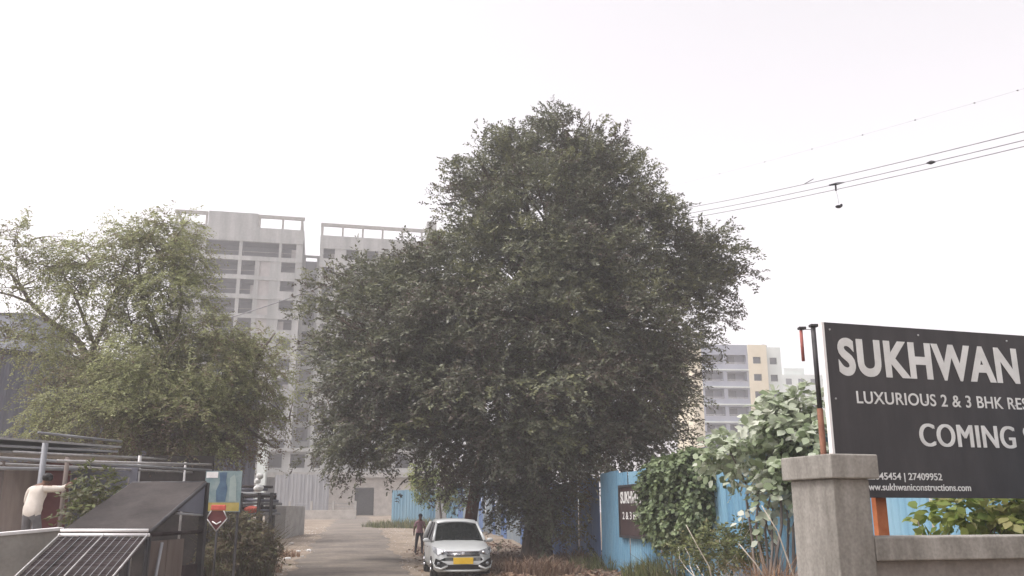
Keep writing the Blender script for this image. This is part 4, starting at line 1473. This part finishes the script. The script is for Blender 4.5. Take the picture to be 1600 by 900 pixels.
skin_body('body', V_, E_, Rr, [M['skin'], M['creamshirt'], M['greytrouser'], M['black']], reg2, mn)
MB().sphere((.145, .165, 1.645), (.10, .11, .095), 3).build('hair', M['hair'], mn)

sb = at(-80, 800, 21)
stl = empty('market_stall', (0, 0, 0), 0, 'timber stall with layered sheet and pipe roof and brown board walls at left', 'stall')


def wp_(px, py, Y):
    return at(px, py, Y)


for k, (pa, pb, m) in enumerate((((-90, 676, 18.2), (190, 697, 24), M['pipe']), ((-90, 690, 18.4), (185, 704, 23.6), M['greysheet']), ((-90, 700, 18.8), (240, 714, 25), M['pipe']))):
    a, b = at(*pa), at(*pb)
    d = (b - a)
    nrm_ = Vector((-d.y, d.x, 0)).normalized()
    mb = MB()
    w = 1.9
    th = .05
    vs = [a, b, b + nrm_ * w, a + nrm_ * w]
    mb.add([tuple(v) for v in vs] + [tuple(v - Vector((0, 0, th))) for v in vs], [(0, 1, 2, 3), (7, 6, 5, 4), (0, 4, 5, 1), (1, 5, 6, 2), (2, 6, 7, 3), (3, 7, 4, 0)])
    mb.build('roof_sheet', m if k != 1 else M['greysheet'], stl)
for k, (pa, pb, r) in enumerate((((-60, 712, 18.5), (330, 735, 26), .035), ((-60, 722, 18.6), (300, 738, 26), .03), ((-60, 731, 18.7), (120, 733, 21), .04), ((20, 706, 20), (260, 718, 26), .03), ((60, 676, 19.2), (190, 690, 22.5), .03), ((90, 720, 19.6), (330, 726, 25), .03))):
    MB().tube([at(*pa), at(*pb)], r, 7).build('roof_beam', M['pipe'] if k % 2 else M['greysheet'], stl)
for k, (px, Y, top, m, r) in enumerate(((5, 19.6, 720, M['brownboard'], .05), (71, 19.4, 692, M['greysheet'], .065), (106, 20.2, 714, M['brownboard'], .05), (219, 24, 712, M['pipe'], .05), (290, 25.5, 722, M['pipe'], .035), (-40, 19.2, 712, M['brownboard'], .05))):
    b_ = at(px, top, Y)
    MB().tube([(b_.x, Y, 0), (b_.x, Y, b_.z)], r, 8).build('post', m, stl)
a, b = at(-90, 760, 22.6), at(72, 760, 22.9)
MB().box(a.x, b.x, 22.6, 22.68, .9, zat(722, 22.6)).build('board_wall', M['brownboard'], stl)
a, b = at(74, 760, 22.9), at(112, 760, 22.9)
MB().box(a.x, b.x, 22.7, 22.78, .9, zat(722, 22.7)).build('board_wall', M['redboard'], stl)
a, b = at(113, 760, 23.6), at(215, 760, 23.6)
MB().box(a.x, b.x, 23.5, 23.58, 0, zat(726, 23.5)).build('board_wall', M['shedsheet'], stl)
a, b = at(200, 760, 26.5), at(330, 760, 26.5)
MB().box(a.x, b.x, 26.5, 26.6, 0, zat(712, 26.5)).build('board_wall', M['awning'], stl)
MB().tube([at(165, 725, 23.4), at(285, 727, 25.5)], .03, 6).build('roof_beam', M['pipe'], stl)

gb_ = [px_lobe(*b) for b in ((148, 742, 17, 16, 7, .3), (170, 755, 17, 20, 9, .3), (135, 778, 16.6, 24, 9, .3), (160, 786, 16.4, 24, 12, .3), (118, 805, 16.2, 14, 12, .3), (185, 762, 16.8, 10, 7, .25))]
b_ = at(150, 880, 16.6)
bush('leafy_bush', 'light green leafy bush between the man and the sloping awning', 'bush', gb_, M['lf_weed'], 190, .28, 7, .13, .055, .5, -.2, base=(b_.x, 16.6, 0), stems=8, wsc=3, stem_r=.02,
     tint=lambda P_: .2 + .2 * wob(P_, 3, 1) + rng.normal(0, .17, len(P_)))

# near grey sheet with white coping
a, b = at(-40, 836, 11.6), at(96, 824, 12.6)
d = b - a
gw_ = empty('grey_wall', (a.x, a.y, 0), math.atan2(d.y, d.x), 'smooth grey wall with a white coping in the lower left corner', 'wall')
Lw = math.hypot(d.x, d.y)
wl = MB()
wl.prism([(0, 0), (Lw, 0), (Lw, b.z - .04), (0, a.z - .04)], 0, .1)
wl.build('wall', M['conc'], gw_)
cpn = MB()
cpn.prism([(-.02, a.z - .038), (Lw + .02, b.z - .038), (Lw + .02, b.z), (-.02, a.z)], -.03, .13)
cpn.build('coping', M['whitepaint'], gw_)

# sloping dark awning and the slatted rack below it
YA, YB, YC = 13.2, 11.35, 10.3
tl, tr = at(207, 753, YA), at(322, 752, YA)
bl_, br_ = at(97, 829, YB), at(233, 829, YB)
aw = empty('sloping_awning', ((tl.x + br_.x) / 2, YA, 0), 0, 'sloping dark grey sheet awning on a steel frame, left foreground', 'awning')
ai = Vector(aw.location)
mb = MB()
up = Vector((0, 0, .035))
q = [bl_ - ai, br_ - ai, tr - ai, tl - ai]
nx_, ny_ = 12, 10
top = []
for j in range(ny_ + 1):
    for i in range(nx_ + 1):
        s, t = i / nx_, j / ny_
        p = (q[0] * (1 - s) + q[1] * s) * (1 - t) + (q[3] * (1 - s) + q[2] * s) * t
        sag = -.035 * math.sin(math.pi * t) * abs(math.sin(math.pi * s * 2)) + .006 * math.sin(9 * s + 5 * t)
        top.append(p + Vector((0, 0, sag)))
nn = len(top)
fs = [(j * (nx_ + 1) + i, j * (nx_ + 1) + i + 1, (j + 1) * (nx_ + 1) + i + 1, (j + 1) * (nx_ + 1) + i) for j in range(ny_) for i in range(nx_)]
mb.add([tuple(p) for p in top] + [tuple(p - Vector((0, 0, .012))) for p in top], fs + [tuple(i + nn for i in f)[::-1] for f in fs], True)
mb.build('sheet', M['awning'], aw)
fm = MB()
for (s, e, r) in ((q[0], q[1], .024), (q[1], q[2], .028), (q[3], q[2], .035), (q[0], q[3], .024)):
    fm.tube([s - Vector((0, 0, .03)), e - Vector((0, 0, .03))], r, 8)
fm.build('frame', M['darksteel'], aw)
MB().tube([q[0] + Vector((0, -.03, .0)), q[1] + Vector((0, -.03, 0))], .022, 8).build('front_rail', M['whitepaint'], aw)
ps = MB()
for p, h in ((q[2], 0), (q[3], 0)):
    MB().box(p.x - .045, p.x + .045, p.y - .045, p.y + .045, 0, p.z - .02, .005).build('post', M['darksteel'], aw)
for p in (q[1], q[0]):
    MB().box(p.x - .03, p.x + .03, p.y - .03, p.y + .03, 0, p.z - .06, .005).build('post', M['darksteel'], aw)
zb_ = q[1].z - .03
# triangular side panel and side bars
tri = MB()
A3, B3 = q[1].lerp(q[2], .45), q[2]
mid_z = zat(808, 12.6)
tri.add([(A3.x, A3.y, A3.z - .06), (B3.x, B3.y - .05, B3.z - .06), (B3.x, B3.y - .05, A3.z - .10), (A3.x + .012, A3.y, A3.z - .06), (B3.x + .012, B3.y - .05, B3.z - .06), (B3.x + .012, B3.y - .05, A3.z - .10)],
        [(0, 1, 2), (5, 4, 3), (0, 3, 4, 1), (1, 4, 5, 2), (2, 5, 3, 0)])
tri.build('side_panel', M['shedsheet'], aw)
sbm = MB()
sbm.tube([(A3.x, A3.y, A3.z - .09), (B3.x, B3.y, A3.z - .12)], .018, 6)
sbm.build('side_bar', M['greysheet'], aw)
MB().tube([(q[1].x, q[1].y, zb_ - .02), (q[2].x, q[2].y, zb_ - .02)], .028, 6).build('side_bar', M['slat'], aw)
pnl = MB()
y0, y1 = q[1].y + .06, q[2].y - .06
for k in range(3):
    ya, yb = y0 + (y1 - y0) * k / 3, y0 + (y1 - y0) * (k + 1) / 3 - .02
    xa, xb = q[1].x + (q[2].x - q[1].x) * (ya - q[1].y) / (q[2].y - q[1].y), q[1].x + (q[2].x - q[1].x) * (yb - q[1].y) / (q[2].y - q[1].y)
    p_ = MB()
    hh = zb_ - (.10 if k < 2 else .45)
    p_.add([(xa, ya, .1), (xb, yb, .1), (xb, yb, hh), (xa, ya, hh), (xa - .02, ya, .1), (xb - .02, yb, .1), (xb - .02, yb, hh), (xa - .02, ya, hh)], [(0, 1, 2, 3), (7, 6, 5, 4), (0, 4, 5, 1), (1, 5, 6, 2), (2, 6, 7, 3), (3, 7, 4, 0)])
    p_.build('side_board', M['brownboard'] if k < 2 else M['slat'], aw)
p_ = MB()
p_.tube([(q[1].x + .03, q[1].y + .12, .6), (q[1].x + .06, q[1].y + .3, zb_ - .12)], .02, 6)
p_.build('side_bar', M['greysheet'], aw)

rk_t = [at(94, 836, YB - .15), at(231, 836, YB - .15)]
rk_b = [at(10, 915, YC - .35), at(166, 915, YC - .35)]
ctr = (rk_t[0] + rk_b[1]) / 2
rk = empty('slatted_rack', (ctr.x, ctr.y, 0), 0, 'sloping rack of dark slats with pale painted rails below the awning', 'rack')
ki = Vector(rk.location)
T0, T1, B0, B1 = [p - ki for p in (rk_t[0], rk_t[1], rk_b[0], rk_b[1])]
MB().tube([T0 - Vector((.02, 0, 0)), T1 + Vector((.02, 0, 0))], .02, 8).build('top_rail', M['whitepaint'], rk)
for s in (0, .5, 1):
    MB().tube([T0.lerp(T1, s) + Vector((0, 0, .012)), B0.lerp(B1, s) + Vector((0, 0, .012))], .0095 if s != .5 else .008, 8).build('side_rail', M['pipe'], rk)
MB().tube([T0.lerp(T1, .23) + Vector((0, 0, -.005)), B0.lerp(B1, .23) + Vector((0, 0, -.005))], .008, 8).build('side_rail', M['slat'], rk)
nS = 26
for k in range(nS):
    t = (k + .6) / nS
    a, b = T0.lerp(B0, t), T1.lerp(B1, t)
    dz = (B0 - T0).normalized()
    w_ = .018
    m_ = MB()
    o = Vector((0, 0, -.022 - .004 * random.Random(k).random()))
    p = [a - dz * w_ + o, b - dz * w_ + o, b + dz * w_ + o, a + dz * w_ + o]
    m_.add([tuple(v) for v in p] + [tuple(v - Vector((0, 0, .012))) for v in p], [(0, 1, 2, 3), (7, 6, 5, 4), (0, 4, 5, 1), (1, 5, 6, 2), (2, 6, 7, 3), (3, 7, 4, 0)])
    m_.build('slat', M['slat'] if k % 4 else M['awning'], rk)
gm = MB()
for k in range(1, 12):
    if k != 6:
        gm.tube([T0.lerp(T1, k / 12), B0.lerp(B1, k / 12)], .004, 5)
gm.build('grille_wire', M['greysheet'], rk)
lg = MB()
for p in (T0, T1, B0, B1):
    MB().tube([(p.x, p.y, 0), (p.x, p.y, p.z - .04)], .02, 7).build('leg', M['darksteel'], rk)

# ------------------------------------------------------------------ picture board, diamond sign, reed clump, pile and wall stub
YP2 = 22.0
a, b = at(322, 736, YP2), at(374, 800, YP2)
po = empty('picture_board', (a.x, YP2, 0), 0, 'faded poster board with teal figures above a yellow band, beside the awning post', 'poster')
wv, h0_, h1_ = b.x - a.x, b.z, a.z
MB().box(0, wv, 0, .04, h0_, h1_, .004).build('board', mat('faded_teal', (.13, .20, .215), (.23, .29, .29), 5, .7, 0, 5), po)
MB().box(.02, wv - .02, -.006, -.002, h0_ + .02, h0_ + .22).build('yellow_band', mat('faded_yellow', (.30, .245, .06), (.38, .30, .10), 7, .7, 0, 5), po)
MB().box(.02, .30, -.006, -.002, h1_ - .16, h1_ - .02).build('pale_panel', M['whitepaint'], po)
tm_ = mat('deep_teal', (.05, .09, .15), (.08, .14, .2), 5, .7, 0, 5)
fg = MB()
fg.prism([(.30, h0_ + .24), (.52, h0_ + .24), (.55, h0_ + .55), (.50, h0_ + .72), (.52, h1_ - .03), (.33, h1_ - .03), (.36, h0_ + .7), (.28, h0_ + .5)], -.006, -.002)
fg.build('printed_figure', tm_, po)
fg = MB()
fg.prism([(.60, h0_ + .24), (.78, h0_ + .24), (.76, h0_ + .7), (.70, h1_ - .08), (.60, h0_ + .8)], -.006, -.002)
fg.build('printed_figure', mat('pale_teal', (.24, .30, .29), (.30, .36, .34), 5, .7, 0, 5), po)
for x in (.05, wv - .08):
    MB().box(x, x + .05, .042, .09, 0, h1_ - .05).build('post', M['darksteel'], po)
Yd = 21.0
c = at(339, 812, Yd)
dm = empty('diamond_sign', (c.x, Yd, 0), 0, 'small dark red sign with a pale diamond outline below the poster board', 'sign')
r_ = .235
o = MB()
o.prism([(-r_, c.z + .03), (0, c.z - r_ - .02), (r_, c.z + .03), (.14, c.z + .2), (-.14, c.z + .2)], 0, .03)
o.build('plate', M['redboard'], dm)
ol = MB()
for p, q_ in (((-r_, .03), (0, -r_ - .02)), ((0, -r_ - .02), (r_, .03)), ((r_, .03), (.14, .2)), ((-.14, .2), (-r_, .03))):
    ol.tube([(p[0], -.012, c.z + p[1]), (q_[0], -.012, c.z + q_[1])], .013, 6)
ol.build('outline', M['pipe'], dm)
MB().tube([(-.1, -.012, c.z - .04), (0, -.012, c.z - .1), (.1, -.012, c.z - .04)], .016, 6).build('emblem', M['whitepaint'], dm)
MB().box(-.16, .18, -.015, .045, c.z + .205, c.z + .33, .02).build('red_top', M['red'], dm)
MB().tube([(0, .05, 0), (0, .05, c.z + .2)], .025, 7).build('post', M['darksteel'], dm)

rb = at(385, 890, 27)
blades('reed_clump', 'tall brownish reed clump beside the road below the poster board', 'reeds', (at(375, 880, 27).x, 27), (.95, .9), 2600, 2.25, .03, M['lf_reed'], lean=.35)
gl = [px_lobe(*b) for b in ((345, 840, 26, 26, 24, .5), (370, 820, 26.4, 34, 26, .6), (395, 840, 26.4, 30, 34, .6), (410, 865, 26.4, 22, 24, .5), (350, 870, 25.6, 30, 20, .5))]
bush('roadside_bush', 'dull brown-green bush on the road edge in front of the reed clump', 'bush', gl, M['lf_reed'], 170, .35, 9, .12, .045, .5, -.2, stems=8, wsc=2.5)
for k, (px, py, n, h) in enumerate(((440, 870, 420, .55), (425, 842, 380, .6), (400, 895, 600, .7))):
    g_ = gp_(px, py)
    blades('dry_tuft', ('dry grass tuft with litter beside the road edge', 'dry grass tuft at the foot of the grey wall stub', 'dry grass tuft at the foot of the roadside bush')[k], 'grass tuft', (g_.x, g_.y), (.8, .7), n, h, .022, M['lf_straw'], group='dry grass tufts along the left verge')

# grey wall stub
Yw = 54
a, b = at(414, 800, Yw), at(447, 800, Yw)
tag(MB().box(a.x, b.x, Yw, Yw + 5, .1, zat(790, Yw), .03).build('wall_stub', M['conc']), 'short grey concrete wall end standing at the left of the road', 'wall')
# stacked pipes and sacks
Yq = 34
a, b = at(372, 790, Yq), at(436, 790, Yq)
pk = empty('pipe_rack', (a.x, Yq, 0), 0, 'dark rack of stacked pipes and timber behind the reed clump', 'rack')
for k in range(9):
    z = zat(803, Yq) + k * .125
    MB().tube([(random.uniform(-.1, .2), random.uniform(-.1, .2), z), (b.x - a.x + random.uniform(-.3, .3) - .06 * k, random.uniform(-.1, .2), z + random.uniform(-.05, .05))], .05, 7).build('pipe', [M['greysheet'], M['shedsheet'], M['slat']][k % 3], pk)
for x in (.1, (b.x - a.x) * .5, b.x - a.x - .3):
    MB().box(x, x + .1, -.22, -.12, 0, zat(770, Yq)).build('post', M['darksteel'], pk)
    MB().box(x, x + .1, .22, .32, 0, zat(770, Yq)).build('post', M['darksteel'], pk)
for k, (px, py, m, lab) in enumerate(((404, 763, 'white', 'white sack resting lowest on the pipe rack'), (402, 752, 'white', 'white sack leaning in the middle above the pipe rack'), (406, 744, 'white', 'small white sack topmost above the pipe rack'), (394, 796, 'red', 'red bundle lying at the foot of the pipe rack'))):
    c = at(px, py, Yq - .05)
    tag(MB().sphere((0, 0, 0), ((.19, .16, .13) if k == 0 else (.13, .12, .11) if k < 3 else (.3, .2, .14)), 2, .12, k).build('sack' if k < 3 else 'bundle', M[m], None, tuple(c)), lab, 'sack' if k < 3 else 'bundle', 'white sacks on the pipe rack' if k < 3 else None)
# litter and stones on the left verge
lit = [(466, 862, 'white', .1), (482, 861, 'white', .12), (450, 874, 'white', .13), (410, 887, 'white', .13), (440, 866, 'stone', .12), (472, 871, 'stone', .1), (455, 852, 'stone', .16), (430, 880, 'stone', .1)]
names = ['scrap of white litter nearer the wall stub', 'scrap of white litter closest to the road', 'larger scrap of white litter by the dry tuft', 'scrap of white litter below the roadside bush', 'loose stone beside the dry grass tuft', 'loose stone nearest the road', 'largest loose stone on the left verge', 'loose stone in front of the roadside bush']
for k, (px, py, m, r) in enumerate(lit):
    g_ = gp_(px, py)
    tag(MB().sphere((0, 0, 0), (r, r * .8, r * .45), 2, .2, k).build('litter_scrap' if m == 'white' else 'loose_stone', M[m], None, (g_.x, g_.y, ground_z(g_.x, g_.y) + r * .25)), names[k], 'litter' if m == 'white' else 'stone', 'litter on the left verge' if m == 'white' else 'loose stones on the left verge')
# pebbles as one mass
npb = 900
pb = MB()
rdp = random.Random(9)
for i in range(npb):
    y = rdp.uniform(28, 75)
    sgn = rdp.choice([-1, 1])
    x = road_c(y) + sgn * rdp.uniform(1.7, 4.2)
    r = rdp.uniform(.012, .05)
    a = rdp.uniform(0, 6.28)
    z = ground_z(x, y)
    cx = [(x + r * math.cos(a + k * 1.57) * rdp.uniform(.7, 1.3), y + r * math.sin(a + k * 1.57) * rdp.uniform(.7, 1.3), z - .005) for k in range(4)]
    pb.add(cx + [(x, y, z + r * .8)], [(0, 1, 4), (1, 2, 4), (2, 3, 4), (3, 0, 4)])
tag(pb.build('gravel', M['stone']), kind='stuff')

# ------------------------------------------------------------------ overhead wires
YW0, YW1 = 46, 17


def wire_pts(pa, pb, ya, yb, n=26, sag=.25):
    a, b = at(*pa, ya), at(*pb, yb)
    return [a.lerp(b, i / n) - Vector((0, 0, sag * 4 * (i / n) * (1 - i / n))) for i in range(n + 1)]


labs = ['topmost of the three overhead cables at the upper right', 'middle one of the three overhead cables, carrying a dark clamp', 'lowest of the three overhead cables at the upper right']
for k, (pa, pb) in enumerate((((960, 342), (1690, 183)), ((960, 350), (1690, 197)), ((960, 357), (1690, 207)))):
    w = empty('overhead_wire', tuple(at(*pa, YW0)), 0, labs[k], 'cable', 'overhead cables at the upper right')
    inv = Vector(w.location)
    pts = [p - inv for p in wire_pts(pa, pb, YW0, YW1)]
    pts += [pts[-1] + (pts[-1] - pts[-2]) * q + Vector((0, 0, .012 * q * q)) for q in range(1, 25)]
    MB().tube(pts, .0115, 6).build('cable', M['wire'], w)
    if k == 1:
        p = min(pts, key=lambda q: abs((q + inv).x - xat(1555, 228, 18.5)))
        MB().tube([p - (pts[2] - pts[1]).normalized() * .16, p, p + (pts[2] - pts[1]).normalized() * .16], [.02, .055, .02], 8).build('clamp', M['black'], w)
    if k == 0:
        c_ = [p for p in pts if abs((p + inv).x - xat(1430, 240, 22)) < 1.2][0]
        MB().tube([c_ - (pts[2] - pts[1]).normalized() * .35, c_ + (pts[2] - pts[1]).normalized() * .2 + Vector((0, 0, .12))], .014, 6).build('loose_end', M['wire'], w)
# clamp with something dangling from it
Yh = None
tw_ = wire_pts((960, 357), (1690, 207), YW0, YW1, 400)
hp = min(tw_, key=lambda q: abs((q.x / (CS * q.y + SN * (q.z - CAMZ))) * F + 800 - 1307))
sx = (at(1308, 290, hp.y) - at(1307, 290, hp.y)).x
hg = empty('hanging_clamp', tuple(hp), 0, 'dark spacer clamp on the cables with a small lump dangling below', 'clamp')
MB().tube([(-10 * sx, 0, 7 * sx), (2 * sx, 0, 9.5 * sx), (14 * sx, 0, 12 * sx)], [1.2 * sx, 2.2 * sx, .8 * sx], 8).tube([(0, 0, 9 * sx), (0, 0, -2 * sx)], 1.4 * sx, 7).build('spacer', M['black'], hg)
MB().tube([(0, 0, -1 * sx), (1.5 * sx, 0, -12 * sx), (2.5 * sx, 0, -24 * sx)], .25 * sx, 6).build('string', M['wire'], hg)
MB().sphere((2 * sx, 0, -28 * sx), (5.2 * sx, 4 * sx, 2.6 * sx), 2, .15, 3).sphere((6 * sx, 0, -26 * sx), (2 * sx, 2 * sx, 2.6 * sx), 2, .1, 4).build('lump', M['black'], hg)
# thin steep wire with beads
w = empty('thin_wire', tuple(at(1040, 300, 50)), 0, 'very thin steep wire with spaced beads above the three cables', 'wire')
inv = Vector(w.location)
tp_ = wire_pts((1040, 293), (1690, 112), 50, 22, 300, .1)
ex = [tp_[-1] + (tp_[-1] - tp_[-13]) * q for q in range(1, 30)]
MB().tube([p - inv for p in tp_[::12] + ex], .003, 5).build('cable', M['wire'], w)
for px in (1125, 1195, 1268, 1348, 1430, 1522, 1591):
    p = min(tp_, key=lambda q: abs((q.x / (CS * q.y + SN * (q.z - CAMZ))) * F + 800 - px))
    MB().sphere(tuple(p - inv), (.035, .03, .022), 2).build('bead', M['wire'], w)
# slack wire crossing in front of the first tower
tw2 = empty('slack_wire', tuple(at(350, 495, 60)), 0, 'dark slack wire crossing in front of the unfinished tower between the trees', 'wire')
inv = Vector(tw2.location)
MB().tube([p - inv for p in wire_pts((330, 505), (560, 425), 60, 52, 16, .15)], .035, 6).build('cable', M['wire'], tw2)

# ------------------------------------------------------------------ the air
hz = MB().box(-1900, 1900, -80, 2600, -1.4, 66).build('haze')
hm = bpy.data.materials.new('haze')
hm.use_nodes = True
hm.node_tree.nodes.clear()
ho = hm.node_tree.nodes.new('ShaderNodeOutputMaterial')
hv_ = hm.node_tree.nodes.new('ShaderNodeVolumePrincipled')
hv_.inputs['Color'].default_value = (.93, .93, .95, 1)
hv_.inputs['Density'].default_value = HAZE
hv_.inputs['Anisotropy'].default_value = .2
hm.node_tree.links.new(hv_.outputs[0], ho.inputs['Volume'])
hz.data.materials.append(hm)
tag(hz, kind='stuff')
